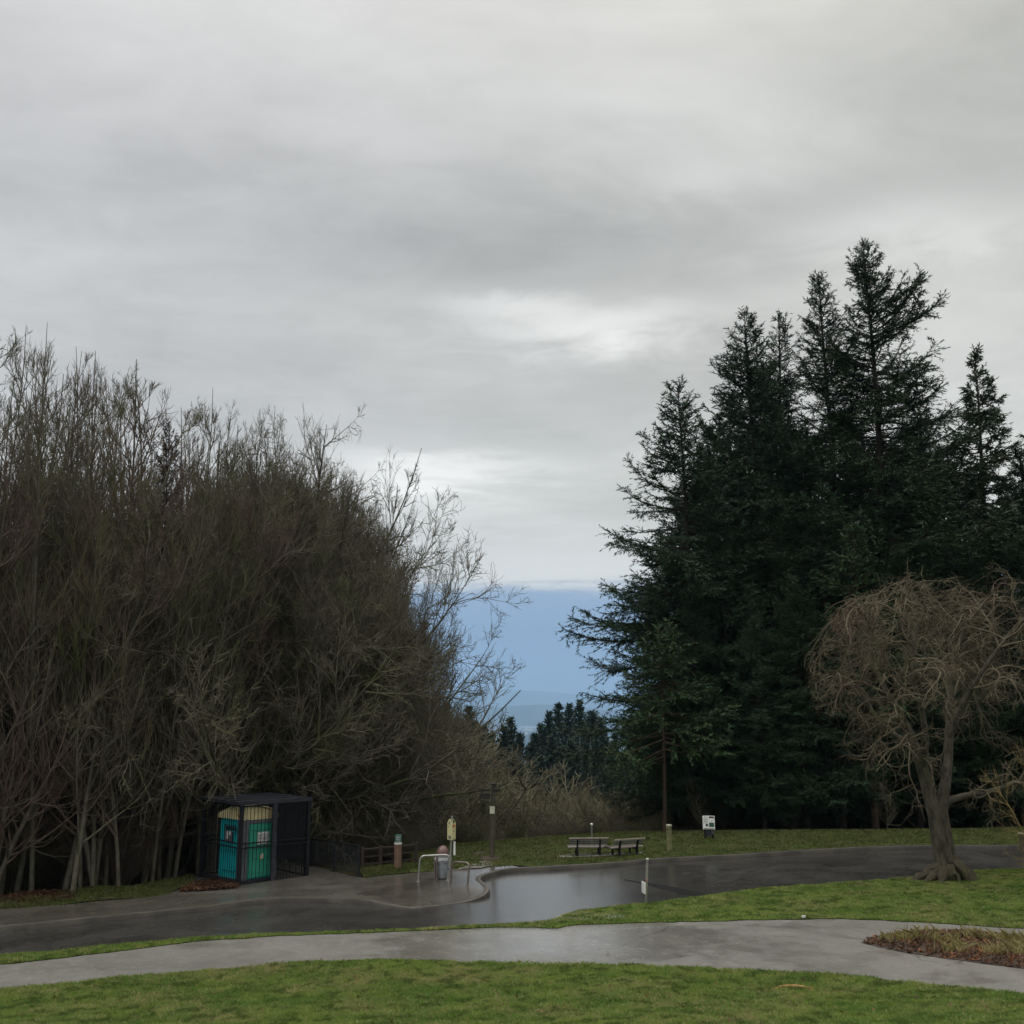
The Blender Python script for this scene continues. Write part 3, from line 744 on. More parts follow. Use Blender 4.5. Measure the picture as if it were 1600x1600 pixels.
# ---------------------------------------------------------------- cage and toilet
cb_ = base(372, 1391, .10)
Hc = hpx(374, 1262, 1391, cb_.y)
cage = empty('security_cage', cb_, R(42), 'black barred steel cage with ribbed flat roof around the teal toilet', 'cage')
LX, LY = 2.2, 2.4
pad = MB().box((LX/2, LY/2, -.32), (LX+.35, LY+.3, .62)).build('concrete_base', M['walk'], cage)
for (x, y, w, foot) in ((0, 0, .10, .12), (LX, 0, .11, .14), (0, LY, .10, .12), (LX, LY, .10, .12)):
    MB().box((x, y, Hc/2-.04), (w, w, Hc+.08), bev=.006).box((x, y, .012), (foot*1.5, foot*1.5, .02)).build('post', M['black'], cage)
MB().box((1.06, -.01, Hc/2), (.13, .10, Hc-.04), bev=.006).build('gate_post', M['roofsteel'], cage)
MB().box((1.06, -.082, Hc*.47), (.09, .04, .24), bev=.008).build('lock_box', M['roofsteel'], cage)
def barpanel(a, b, z0, z1, step, name, off=0.0):
    m = MB(); a = Vector((*a, 0)); b = Vector((*b, 0)); L = (b-a).length; n = int(L/step)
    for i in range(1, n):
        p = a+(b-a)*(i/n); m.bar((p.x, p.y, z0), (p.x, p.y, z1), .014)
    for z in (z0, z1, Hc*.455, Hc*.51): m.bar((a.x, a.y, z), (b.x, b.y, z), .035)
    return m.build(name, M['black'], cage)
barpanel((.05, 0), (.995, 0), .07, Hc-.07, .115, 'gate_panel')
barpanel((1.125, 0), (LX-.05, 0), .07, Hc-.07, .095, 'bar_panel')
barpanel((0, .05), (0, LY-.05), .07, Hc-.07, .13, 'bar_panel')
barpanel((LX, .05), (LX, LY-.05), .07, Hc-.07, .115, 'bar_panel')
barpanel((.05, LY), (LX-.05, LY), .07, Hc-.07, .115, 'bar_panel')
m = MB()
for i in range(46): x = 1.14+(LX-.07-1.14)*i/45; m.bar((x, .03, Hc*.27), (x, .03, Hc-.09), .008)
for i in range(70): z = Hc*.27+(Hc*.72-.1)*i/69; m.bar((1.14, .03, z), (LX-.07, .03, z), .008)
m.build('mesh_screen', M['black'], cage)
m = MB()
for i in range(4):
    y0 = -.06+i*(LY+.12)/4
    m.box((LX/2, y0+(LY+.12)/8, Hc+.035), (LX+.16, (LY+.12)/4-.16, .03)).box((LX/2, y0+.02, Hc+.055), (LX+.16, .03, .05))
m.box((LX/2, -.05, Hc+.01), (LX+.14, .05, .09)).box((-.05, LY/2, Hc+.01), (.05, LY+.1, .09)).box((LX+.05, LY/2, Hc+.01), (.05, LY+.1, .09)).box((LX/2, LY+.05, Hc+.01), (LX+.14, .05, .09))
m.build('roof', M['roofsteel'], cage)

cm = Matrix.Translation(cb_) @ Zr(R(42), 4, 'Z')
tb = cm @ Vector((.20, .12, 0))
TX, TYd, TH = 1.10, 1.36, hpx(374, 1287, 1390, cb_.y+.2)
toi = empty('portable_toilet', tb, R(48), 'teal and green portable toilet with cream domed roof standing inside the black cage', 'toilet')
MB().box((TX/2, TYd/2, .06), (TX+.04, TYd+.04, .12), bev=.02).build('base', M['ink'], toi)
MB().box((TX/2+.02, TYd/2+.02, TH/2+.05), (TX-.06, TYd-.06, TH-.1), bev=.02).build('body', M['teal'], toi)
MB().box((.04, .17, TH/2+.06), (.10, .42, TH-.12), bev=.02).box((.05, .05, TH/2+.06), (.10, .10, TH-.12), bev=.02).build('corner_post', M['greyp'], toi)
MB().box((TX-.03, .0, TH/2+.06), (.08, .07, TH-.12), bev=.02).build('corner_post', M['greyp'], toi)
m = MB().box((TX/2+.03, .005, TH/2+.0), (TX-.18, .045, TH-.32), bev=.012)
for z in (.32, .72, 1.0): m.box((TX/2+.03, -.022, z), (TX-.34, .02, .05), bev=.008)
for x in (.22, TX-.16): m.box((x, -.022, .68), (.045, .02, .85), bev=.008)
m.box((TX/2+.03, -.025, TH-.30), (TX-.30, .03, .07), bev=.01)
door = m.build('door', M['green'], toi)
MB().box((TX/2+.18, -.035, TH*.60), (.05, .03, .10), bev=.008).build('latch', M['greyp'], door)
MB().box((TX/2+.03, .0, TH-.09), (TX-.16, .04, .10), bev=.008).build('door_header', M['greyp'], toi)
m = MB()
for i in range(5): m.box((-.005+.01, .78, TH-.22-.035*i), (.02, .62, .018))
m.build('vent', M['ink'], toi)
for z in (.35, .9, TH-.38): MB().box((.005, .80, z), (.03, .68, .03), bev=.006).build('side_rib', M['teal'], toi)
sg = MB().box((TX/2+.05, -.045, TH-.56), (.40, .008, .34)).build('door_notice', M['whitep'], toi)
# scrawled marker strokes over the notice
m = MB()
x0 = TX/2-.12; z0 = TH-.60
for st in ([(0, -.06), (.02, .10), (.07, .11), (.08, .05), (.02, .03)], [(.10, .02), (.13, .06), (.16, .02), (.13, -.02)], [(.17, -.04), (.19, .09)], [(.20, -.02), (.26, .03), (.23, .07), (.30, -.03)], [(.28, .10), (.33, .02), (.37, .08)], [(-.02, .12), (.36, .13)]):
    m.tube([(x0+a, -.053, z0+b) for a, b in st], .006, 5)
m.build('marker_scrawl', M['ink'], sg)
MB().box((TX/2-.02, -.045, TH-1.08), (.05, .008, .13)).build('sticker', M['cream'], toi)
MB().box((TX/2+.05, -.045, TH-1.06), (.06, .008, .14)).build('sticker', M['whitep'], toi)
s2 = MB().box((-.018, .82, TH-.52), (.008, .36, .30)).build('side_notice', M['greyp'], toi)
MB().box((-.024, .72, TH-.44), (.006, .12, .11)).box((-.024, .88, TH-.50), (.006, .10, .20)).build('notice_patch', M['whitep'], s2)
m = MB(); n = 14; bmr = m.bm; RZ = hpx(374, 1267, 1287, cb_.y+.2)
def rz_(u, v): return TH-.03 + .12 + (RZ-.10)*(1-abs(u-v)**2.1)*(1-.25*max(0, u+v-1)**2)
top = [[bmr.verts.new((-.03+(TX+.06)*i/n, -.03+(TYd+.06)*j/n, rz_(i/n, j/n))) for j in range(n+1)] for i in range(n+1)]
for i in range(n):
    for j in range(n): bmr.faces.new((top[i][j], top[i+1][j], top[i+1][j+1], top[i][j+1]))
bord = [top[i][0] for i in range(n+1)]+[top[n][j] for j in range(1, n+1)]+[top[i][n] for i in range(n-1, -1, -1)]+[top[0][j] for j in range(n-1, 0, -1)]
low = [bmr.verts.new((v.co.x, v.co.y, TH-.03)) for v in bord]
for i in range(len(bord)): j = (i+1) % len(bord); bmr.faces.new((bord[i], bord[j], low[j], low[i]))
bmr.faces.new(low)
roof = m.build('roof', M['cream'], toi, smooth=True)
MB().box((-.036, .10, TH+.16), (.006, .10, .16)).box((-.036, .30, TH+.07), (.006, .16, .05), Zr(.5, 3, 'X')).build('roof_stain', M['rust'], roof)
cr_ = empty('vent_pipe', (0, 0, 0))
bpy.data.objects.remove(cr_)
MB().lathe((TX*.75, TYd*.8, TH+RZ*.5), [(.05, 0), (.05, .22), (.07, .23), (.07, .27), (.01, .29)], 12).build('vent_pipe', M['greyp'], toi)

# railing to the right of the cage
ra = base(486, 1360, .11); rb_ = base(560, 1377, .13)
rail = empty('metal_railing', ra, 0, 'black steel railing with thin upright bars between the cage and the brown marker post', 'railing')
d = rb_-ra; Hr = hpx(560, 1329, 1377, rb_.y)
m = MB(); n = 30
for i in range(1, n): p = d*(i/n); m.bar((p.x, p.y, p.z+.10), (p.x, p.y, p.z+Hr-.04), .014)
m.build('bars', M['roofsteel'], rail)
MB().tube([(0, 0, Hr), (d.x, d.y, d.z+Hr)], .026, 8).build('top_rail', M['black'], rail)
MB().tube([(0, 0, .1), (d.x, d.y, d.z+.1)], .016, 8).build('bottom_rail', M['black'], rail)
for f in (0, .5, 1.0):
    p = d*f; MB().bar((p.x, p.y, p.z-.1), (p.x, p.y, p.z+Hr), .06).box((p.x, p.y, p.z+.01), (.16, .16, .03)).build('post', M['black'], rail)

# marker post
p = base(621, 1367, .13); H = hpx(621, 1310, 1366, p.y)
t = empty('marker_post', p, .2, 'thick brown wooden marker post with green cap and white band', 'post')
m = MB(); rr = .115
m.lathe((0, 0, -.15), [(rr, 0), (rr, H*.74+.15)], 16); m.build('shaft', M['postwood'], t, True)
MB().lathe((0, 0, 0), [(rr+.004, H*.735), (rr+.004, H*.79)], 16).build('band', M['whitepaint'], t, True)
MB().lathe((0, 0, 0), [(rr+.003, H*.787), (rr+.003, H*.98), (rr-.02, H)], 16).build('cap', M['signgreen'], t, True)
m = MB()
for q in (.83, .885, .94):
    m.tube([(math.cos(a)*(rr+.004), math.sin(a)*(rr+.004), H*q) for a in np.linspace(-2.3, -1.0, 7)], .007, 4)
m.build('lettering', M['whitep'], t)

# old wooden fence behind it
fa = base(566, 1364, .0); fb_ = base(650, 1355, .0)
t = empty('wooden_fence', fa, 0, 'low reddish brown rail fence at the edge of the brush behind the marker post', 'fence')
d = fb_-fa
for f in (0, .33, .66, 1):
    q = d*f; MB().box((q.x, q.y, q.z+.33), (.10, .10, .85), bev=.01).build('post', M['railwood'], t)
for z in (.24, .46, .68): MB().bar((0, .07, z), (d.x, d.y+.07, d.z+z), .04, .12).build('rail', M['railwood'], t)

# bike racks
def rack(xl, xr, ytop_l, ytop_r, ybot_l, ybot_r, xtl, cross, label, mat):
    a = base(xl, ybot_l, .12); b = base(xr, ybot_r, .12)
    h = (hpx(xl, ytop_l, ybot_l, a.y)+hpx(xr, ytop_r, ybot_r, b.y))/2
    t = empty('bike_rack', a, 0, label, 'bike rack', 'bike racks on the pavement')
    d = b-a; L = d.length; dx = d/L; lean = Vector((.05, 0, 0)); pts = [Vector((0, 0, -.05)), lean*.8+Vector((0, 0, h-.12))]
    for k_ in range(1, 6):
        an = k_/5*math.pi/2; pts.append(lean+dx*(.12*(1-math.cos(an)))+Vector((0, 0, h-.12+.12*math.sin(an))))
    for k_ in range(0, 6):
        an = k_/5*math.pi/2; pts.append(lean+d-dx*.12+dx*(.12*math.sin(an))+Vector((0, 0, h-.12*(1-math.cos(an)))))
    pts.append(d+Vector((0, 0, -.05)))
    MB().tube(pts, .026, 10).build('hoop', mat, t, True)
    for q in (Vector(), d): MB().lathe(q, [(.07, -.01), (.07, .012), (.03, .02)], 12).build('foot_plate', mat, t)
    if cross: MB().tube([lean*.7+Vector((0, 0, h*.66)), lean*.7+d+Vector((0, 0, h*.66))], .018, 8).build('cross_bar', mat, t, True)
    return t
rack(653, 699, 1345, 1342, 1385, 1383, 657, False, 'pale steel bike hoop to the left of the bin', M['steel'])
rack(703, 730, 1357, 1352, 1391, 1393, 707, True, 'stained steel bike hoop with a crossbar to the right of the bus stop pole', M['steel2'])

# litter bin
p = base(691, 1380, .12); Y = p.y; H = hpx(691, 1345, 1381, Y); r = wpx(680, 702, 1360, Y)/2*1.15
t = empty('litter_bin', p, .3, 'galvanised litter bin with a brown domed lid beside the bus stop pole', 'bin')
MB().lathe((.02, 0, 0), [(r*.80, .03), (r*.86, .05), (r*.88, H*.45), (r*.90, H*.8), (r*.94, H*.97), (r*.98, H)], 28).build('bin_body', M['galv'], t, True)
MB().lathe((.02, 0, 0), [(r*.99, H-.03), (r*1.03, H-.02), (r*1.03, H+.02), (r*.9, H+.03)], 28).build('rim', M['steel'], t, True)
m = MB().lathe((.02, 0, 0), [(r*.97, H-.16), (r*1.03, H-.13), (r*1.05, H-.06), (r*1.0, H-.01)], 18); m.build('bin_liner', M['bag'], t, True)
hd = hpx(691, 1332, 1347, Y); rl = r*.78
MB().lathe((0, 0, H), [(rl, .0), (rl*1.02, .04)]+[(rl*math.cos(a), .04+(hd-.02)*math.sin(a)) for a in np.linspace(0.15, 1.5, 8)], 28).build('lid', M['lid'], t, True)
for a in (0.5, 2.4, 3.8, 5.4):
    x, y = math.cos(a)*r*1.08, math.sin(a)*r*1.08
    MB().box((x, y, H*.48), (.045, .045, H*.98), Zr(a, 3, 'Z')).build('leg', M['steel2'], t)
MB().tube([(math.cos(a)*r*1.06, math.sin(a)*r*1.06, H*.82) for a in np.linspace(0, 2*math.pi, 25)], .012, 6).build('hoop_band', M['steel2'], t)

# bus stop sign
p = base(701, 1391, .12); Y = p.y
pt = at(705, 1312, Y); ps = p
t = empty('bus_stop_sign', p, 0, 'pale yellow three sided bus stop sign with an orange print on a grey steel pole', 'sign')
MB().tube([(0, 0, -.1), (pt.x-p.x, 0, pt.z-p.z), (pt.x-p.x+.015, 0, pt.z-p.z+.62)], .030, 10).build('pole', M['steel'], t, True)
hp = hpx(704, 1284, 1312, Y); zb = pt.z-p.z
cx_ = pt.x-p.x
wF = .225
def tri(a): return Vector((cx_+.01+math.cos(a)*wF*.62, -.0+math.sin(a)*wF*.62, 0))
A_ = [tri(R(-88)), tri(R(42)), tri(R(152))]
for i, nm in ((2, 'left'), (0, 'right'), (1, 'back')):
    a, b = A_[i], A_[(i+1) % 3]
    u = (b-a).normalized(); w_ = (b-a).length; nrm = Vector((u.y, -u.x, 0))
    prof = [(0, 0), (w_, 0), (w_, hp-.03), (w_*.84, hp)]+[(w_*.5+w_*.34*math.cos(q), hp+.075*math.sin(q)) for q in np.linspace(.1, math.pi-.1, 9)]+[(w_*.16, hp), (0, hp-.03)]
    f = lambda uu, vv, ww, a=a, u=u, nrm=nrm: a+u*uu+Vector((0, 0, zb+vv))+nrm*(-ww)
    pn = MB().prism(prof, f, .006).build('sign_panel', M['yellow'], t)
    def quad(u0, u1, v0, v1, mat, name, off=.004, a=a, u=u, nrm=nrm, w_=w_):
        q = MB().prism([(u0*w_, v0*hp), (u1*w_, v0*hp), (u1*w_, v1*hp), (u0*w_, v1*hp)], lambda uu, vv, ww: a+u*uu+Vector((0, 0, zb+vv))+nrm*(off-ww*1), .003)
        return q.build(name, mat, pn)
    def disc(v, rr_, mat, name, a=a, u=u, nrm=nrm, w_=w_):
        q = MB().prism([(w_*.5+rr_*math.cos(k_), hp*v+rr_*math.sin(k_)) for k_ in np.linspace(0, 2*math.pi, 15)[:-1]], lambda uu, vv, ww: a+u*uu+Vector((0, 0, zb+vv))+nrm*(.004-ww), .003)
        return q.build(name, mat, pn)
    if nm == 'right':
        quad(.30, .78, .70, .84, M['redsq'], 'orange_print'); disc(1.03, .055, M['signgreen'], 'roundel')
        quad(.38, .62, .45, .50, M['greyprint'], 'text_line'); quad(.2, .8, .04, .07, M['greyprint'], 'text_line')
    else:
        quad(.30, .92, .05, .24, M['greyprint'], 'grey_print'); disc(.93, .04, M['greyprint'], 'roundel'); quad(.2, .36, .70, .78, M['greyprint'], 'text_line')
MB().box((cx_+.095, -.05, zb-.22), (.055, .05, .36), bev=.01).build('timetable_case', M['whitepaint'], t)
MB().box((cx_+.03, -.01, zb-.03), (.10, .06, .03)).build('bracket', M['steel2'], t)
MB().box((.03, 0, .42), (.13, .03, .03)).lathe((.10, 0, .40), [(.025, 0), (.025, .05)], 8).build('lock', M['ink'], t)

# trail signpost
p = base(768, 1350, .13); Y = p.y
t = empty('trail_signpost', p, 0, 'tall weathered wooden trail signpost with two dark boards and a pale plate', 'signpost')
H = hpx(768, 1231, 1350, Y); W_ = wpx(764, 773, 1300, Y)
MB().tube([(0.0, 0, -.3), (.01, 0, 0), (.03, 0, H*.5), (.07, 0, H)], [W_*.50, W_*.48, W_*.42, W_*.36], 9).build('pole', M['oldwood'], t, True)
MB().box((.05, 0, H-.01), (W_*1.25, W_*1.25, .05), bev=.01).build('pole_cap', M['darkwood'], t)
def bd(xa, xb, ya, yb, name, tilt=0):
    x0 = wpx(768, xa, 1250, Y); x1 = wpx(768, xb, 1250, Y); z1 = hpx(768, ya, 1350, Y); z0 = hpx(768, yb, 1350, Y)
    f = MB().box(((x0+x1)/2, -.13, (z0+z1)/2), (x1-x0, .045, z1-z0), bev=.008).build(name, M['darkwood'], t)
    if z1-z0 > .2:
        m = MB()
        for zz, n_ in ((.72, 7), (.38, 9)):
            for k_ in range(n_): m.box((x0+.08+(x1-x0-.16)*k_/(n_-1), -.156, z0+(z1-z0)*zz), (.028, .006, .05))
        m.build('carved_text', M['oldwood'], f)
bd(747, 766, 1238.5, 1242.5, 'board'); bd(749, 765.5, 1245.5, 1254, 'board'); bd(769, 781, 1238.5, 1242.5, 'board')
MB().box((wpx(768, 769, 1270, Y), -.15, hpx(768, 1271.5, 1350, Y)), (wpx(765, 772.6, 1270, Y), .012, hpx(768, 1266, 1277.5, Y)), bev=.003).build('pale_plate', M['plate'], t)
o = MB(); o.lathe((0, 0, -.05), [(.42, 0), (.36, .06), (.22, .11), (.05, .13)], 14)
ob = o.build('soil_mound', M['dirt'], None, True); ob.location = p+Vector((-.05, .05, .02)); tag(ob, 'dark soil heaped round the foot of the trail signpost', 'soil')
o = MB(); o.lathe((0, 0, -.04), [(.34, 0), (.26, .07), (.14, .12), (.03, .14)], 12)
ob = o.build('soil_mound', M['dirt'], None, True); ob.location = base(750, 1341, .13); ob.scale = (1, .7, .8); tag(ob, 'small dark molehill on the thin lawn left of the trail signpost', 'soil')

# benches
def bench(pos_, rz, L, H, label, extra):
    t = empty('park_bench', pos_, rz, label, 'bench', 'park benches facing the view')
    # local +y = the side the sitter looks at ; back plane near y=0
    sh = H*.50
    for i in range(3):
        z = sh+.10+i*(H-sh-.10)/3*.98+.03; MB().box((0, -.02-.03*(i), z), (L, .035, (H-sh-.12)/3-.015), bev=.005).build('back_slat', M['benchgrey'], t)
    MB().box((0, -.10, H-.01), (L+.06, .05, .045), bev=.008).build('top_rail', M['benchtop'], t)
    for i in range(4): MB().box((0, .08+.12*i, sh), (L+.10, .105, .04), bev=.006).build('seat_slat', M['benchwood'] if i else M['benchtop'], t)
    for x in (-L*.30, L*.30):
        MB().bar((x, .02, -.15), (x, .0, sh), .075, .055).bar((x, .0, sh-.02), (x, -.09, H), .055, .05).bar((x, 0, sh-.05), (x, .45, sh-.05), .05, .05).build('leg', M['black'], t)
        MB().bar((x, .42, -.15), (x, .40, sh-.03), .055, .05).build('leg', M['black'], t)
    return t
p = base(920, 1346, .13); Lb = wpx(890, 949, 1330, p.y)
bench(p, R(3), Lb, hpx(920, 1315.5, 1346, p.y), 'dark bench seen from behind, the one nearer the trail signpost', '')
p = base(982, 1344.5, .13)
bench(p, R(27), wpx(958, 1008, 1330, p.y)*1.08, hpx(982, 1316.5, 1344, p.y), 'dark bench turned at an angle, the one nearer the conifers', '')
p = base(925, 1327, .13); H = hpx(925, 1295, 1327, p.y)
t = empty('lamp_stake', p, 0, 'thin pale stake with a round white top behind the left bench', 'stake')
MB().tube([(0, 0, -.1), (0, 0, H)], .028, 8).build('stem', M['steel'], t, True)
MB().lathe((0, 0, H-.02), [(.03, 0), (.05, .02), (.05, .06), (.02, .08)], 12).build('white_top', M['whitepaint'], t, True)

# mossy wooden post
p = base(1046.5, 1337, .13); H = hpx(1046, 1296.5, 1337, p.y); w = wpx(1043, 1051, 1310, p.y)
t = empty('wooden_post', p, R(38), 'short mossy square wooden post with a pale top near the firs', 'post')
MB().box((0, 0, H/2-.1), (w*.75, w*.75, H+.2), bev=.015).build('shaft', M['mosspost'], t)
MB().box((0, 0, H+.01), (w*.82, w*.82, .05), bev=.012).build('cap', M['plate'], t)
MB().box((-w*.385, 0, H*.84), (.01, w*.3, .05)).build('notch', M['darkwood'], t)
MB().box((-w*.385, 0, H*.72), (.01, w*.2, .04)).build('notch', M['darkwood'], t)

# info board
p = base(1108, 1317, .13); Y = p.y
t = empty('information_board', p, 0, 'white park notice board with small black and green panels in front of the fir trunks', 'sign')
zb = hpx(1108, 1302, 1317, Y); zt = hpx(1108, 1280.5, 1317, Y); w = wpx(1099.5, 1118, 1290, Y)
rt = Zr(R(-8), 3, 'Z') @ Zr(R(-9), 3, 'X')
cpos = Vector((0, -.06, (zb+zt)/2)); Hh = zt-zb
bd_ = MB().box(cpos, (w, .05, Hh), rt, .01).build('board', M['whitepaint'], t)
def onb(u0, u1, v0, v1, mat, name, nrm=-.029):
    c = cpos + rt @ Vector(((u0+u1)/2*w-w/2, nrm, (v0+v1)/2*Hh-Hh/2)); MB().box(c, ((u1-u0)*w, .006, (v1-v0)*Hh), rt).build(name, mat, bd_)
onb(.52, .94, .84, .96, M['ink'], 'black_header'); onb(.52, .94, .20, .50, M['signgreen'], 'green_panel'); onb(.08, .95, .02, .10, M['greyprint'], 'lower_strip')
c = cpos + rt @ Vector((-.17*w, -.03, -.17*Hh)); m = MB(); m.prism([(math.cos(a)*w*.11, math.sin(a)*w*.11) for a in np.linspace(0, 2*math.pi, 17)[:-1]], lambda u, v, ww: c+rt @ Vector((u, -ww, v)), .006); m.build('round_emblem', M['ink'], bd_)
m = MB(); 
for i in range(7):
    c = cpos + rt @ Vector((-.25*w, -.029, Hh*(.40-.07*i))); m.box(c, (w*.34, .004, Hh*.014), rt)
m.build('printed_lines', M['greyprint'], bd_); m = MB()
m.tube([cpos+rt @ Vector((w*(.22+a), -.03, Hh*b)) for a, b in ((0, .16), (.05, .19), (.03, .12), (.07, .07))], .008, 5)
m.build('arrow_mark', M['greyprint'], bd_)
for x in (-w*.30, w*.34): MB().bar((x, .03, -.2), (x, .03, zt-.05), .07).build('post', M['darkwood'], t)
MB().box((-.02, 0, zb*.62), (w*.42, .18, zb*.62), bev=.01).build('dark_box', M['ink'], t)
MB().box((w*.30, 0, zb*.72), (w*.26, .12, zb*.42), bev=.01).build('grey_box', M['greyp'], t)

# roadside sign post seen edge-on
p = base(1009, 1413, .0); Y = p.y; H = hpx(1010, 1342, 1413, Y)
t = empty('roadside_post', p, 0, 'thin galvanised roadside post with a narrow sign plate seen edge on', 'post')
tx = wpx(1009, 1013, 1350, Y)
m = MB()
m.bar((0, 0, -.1), (tx, 0, H), .05, .008).bar((-.024, .014, -.1), (tx-.024, .014, H), .008, .03).bar((.024, .014, -.1), (tx+.024, .014, H), .008, .03)
m.build('channel', M['steel'], t)
MB().box((tx, 0, H), (.065, .05, .03), bev=.006).build('cap', M['whitepaint'], t)
zs = hpx(1009, 1386.5, 1413, Y)
MB().box((-.045, -.04, zs), (.022, .34, hpx(1009, 1378, 1395.5, Y)), Zr(R(7), 3, 'Z'), .004).build('sign_plate', M['whitepaint'], t)
MB().lathe((tx*.62, -.01, H*.52), [(.012, 0), (.02, .015), (.012, .03)], 8).build('bolt', M['redsq'], t)
p = base(1597.5, 1331, .0); H = hpx(1597, 1302, 1331, p.y)
t = empty('wooden_post', p, 0, 'slim grey wooden post beside the road at the right edge of the photo', 'post')
MB().box((0, 0, H/2-.1), (.10, .10, H+.2), bev=.012).build('shaft', M['oldwood'], t)
MB().box((0, 0, H), (.115, .115, .03), bev=.008).build('cap', M['plate'], t)

# fallen stick, litter
a = hitv(1207, 1552, .05); b = hitv(1271, 1554, .05)
m = MB(); mid = hitv(1222, 1547, .06); m2 = hitv(1262, 1549, .06)
m.tube([a, mid, (mid+m2)/2+Vector((0, 0, .015)), m2, b], [.009, .016, .018, .016, .014], 7)
m.tube([m2, hitv(1268, 1551, .05), hitv(1262, 1553, .05)], [.011, .012, .009], 6)
m.tube([m2, hitv(1274, 1549, .06)], [.009, .006], 6)
tag(m.build('fallen_stick', M['stick'], None, True), 'thin orange brown stick lying on the foreground grass', 'stick')
q = hitv(1256, 1437, .06)
m = MB().box((0, 0, 0), (.09, .05, .05), Zr(.5, 3, 'Z'), .012)
ob = m.build('paper_litter', M['whitep']); ob.location = q; tag(ob, 'small white scrap of litter on the edge of the right lawn', 'litter')

# ---------------------------------------------------------------- bare trees
def place(proto, px, py, Y, H0, used, label, cat, group, sxy=1.0, rz=None, sink=0.0, name=None):
    T = at(px, py, Y); b = g1(T.x, Y)-sink
    H0 = max(max(v[2] for v in ch.bound_box) for ch in proto.children)
    H = T.z-b; s = H/H0
    rz = random.random()*6.28 if rz is None else rz; tol = .045 if proto.name.startswith('spread') else .006
    if px < 1000:
        best = None
        for sh in (0, -15, -30, -50, -75, -105, -140):
            for k_ in range(8):
                T = at(px+sh, py+abs(sh)*.25, Y); b = g1(T.x, Y)-sink; s = (T.z-b)/H0; a_ = rz+k_*math.pi/4
                v = viol(proto, Matrix.Translation((T.x, Y, b)) @ Zr(a_, 4, 'Z') @ Matrix.Diagonal((s*sxy, s*sxy, s, 1)))
                if best is None or v < best[0]-.002: best = (v, T, b, s, a_)
                if v < tol: break
            if best[0] < tol: break
        v, T, b, s, rz = best
        if v > .09: return None
    o = proto if not used.get(proto.name) else copy_tree(proto)
    used[proto.name] = True
    o.location = (T.x, Y, b); o.scale = (s*sxy, s*sxy, s); o.rotation_euler.z = rz
    tag(o, label, cat, group); return o
SKX = [-500, 0, 45, 95, 125, 155, 205, 245, 275, 310, 345, 395, 440, 480, 530, 575, 600, 640, 675, 695, 705, 722, 745, 800, 860, 920, 960, 1000, 1060]
SKY_ = [490, 530, 515, 535, 575, 535, 560, 558, 575, 625, 640, 655, 675, 685, 725, 762, 810, 875, 925, 1000, 1085, 1140, 1185, 1205, 1215, 1205, 1212, 1225, 1230]
_vs = {}
def viol(proto, M4):
    if proto.name not in _vs:
        me = [ch for ch in proto.children if ch.name.startswith('crown')][0].data
        a = np.empty(len(me.vertices)*3, np.float32); me.vertices.foreach_get('co', a); a = a.reshape(-1, 3); _vs[proto.name] = a[::max(1, len(a)//4000)]
    a = _vs[proto.name]; m = np.array(M4); w = a @ m[:3, :3].T + m[:3, 3]; Z = w[:, 2]-CZ
    fw = w[:, 1]*cp+Z*sp; up = -w[:, 1]*sp+Z*cp; X = 800+1600*w[:, 0]/fw; Yp = 800-1600*up/fw
    return float((Yp < np.interp(X, SKX, SKY_)-12).mean())
used = {}
ald = [bare_tree('bare_tree', 14, 21+i, 'alder', ('alder', ['twig', 'redtwig', 'twig', 'olivetwig'][i])) for i in range(4)]
shr = [bare_tree('bare_shrub', 6, 41+i, 'shrub', (['alder', 'alder', 'mossy', 'alder'][i], ['twig', 'olivetwig', 'olivetwig', 'redtwig'][i]), dens=1.25) for i in range(4)]
spr = [bare_tree('spreading_tree', 14, 61+i, 'spread', ('mossy', 'twig'), lean=(.16, -.08)) for i in range(2)]
sky_x = [-400, 0, 45, 95, 125, 155, 205, 245, 275, 310, 345, 395, 440, 480, 530, 575, 620]
sky_y = [500, 545, 528, 548, 640, 548, 572, 570, 575, 640, 645, 668, 690, 700, 750, 800, 900]
AL = 'tall slender leafless tree in the dense thicket left of the cage'
for i in range(74):
    px = -330 + 850*(i+random.random()*.8)/74
    row = i % 3
    Y = None
    Y = edgeY(px) + [random.uniform(.6, 3), random.uniform(3, 9), random.uniform(8, 18)][row]
    py = np.interp(px, sky_x, sky_y) + abs(random.gauss(0, 55))+ (8 if row else 30) + (row == 0)*60*random.random()
    place(ald[random.randrange(4)], px, py, Y, 14, used, AL, 'tree', 'bare trees of the left thicket', sxy=random.uniform(.75, 1.0))
# skyline spires
for px, py in ((12, 540), (48, 526), (92, 546), (152, 540), (166, 562), (203, 572), (243, 572), (268, 562), (225, 590), (310, 632), (345, 638), (70, 560), (-30, 535)):
    Yy = edgeY(px) + random.uniform(1, 7)
    place(ald[random.randrange(4)], px, py-6, Yy, 14, used, AL, 'tree', 'bare trees of the left thicket', sxy=.62)
for px, py in ((385, 662), (420, 672), (455, 688), (480, 700), (505, 722), (532, 748), (560, 778), (585, 830), (540, 800), (592, 880), (560, 900), (598, 965), (500, 780), (440, 740), (590, 1040)):
    place(spr[random.randrange(2)], px, py, edgeY(px)+random.uniform(4, 14), 13.0, used, 'leafless twiggy tree on the sloping right shoulder of the thicket', 'tree', 'bare trees on the right shoulder of the thicket', sxy=.5, rz=random.uniform(-.5, .5)+(2.8 if px > 550 else 0))
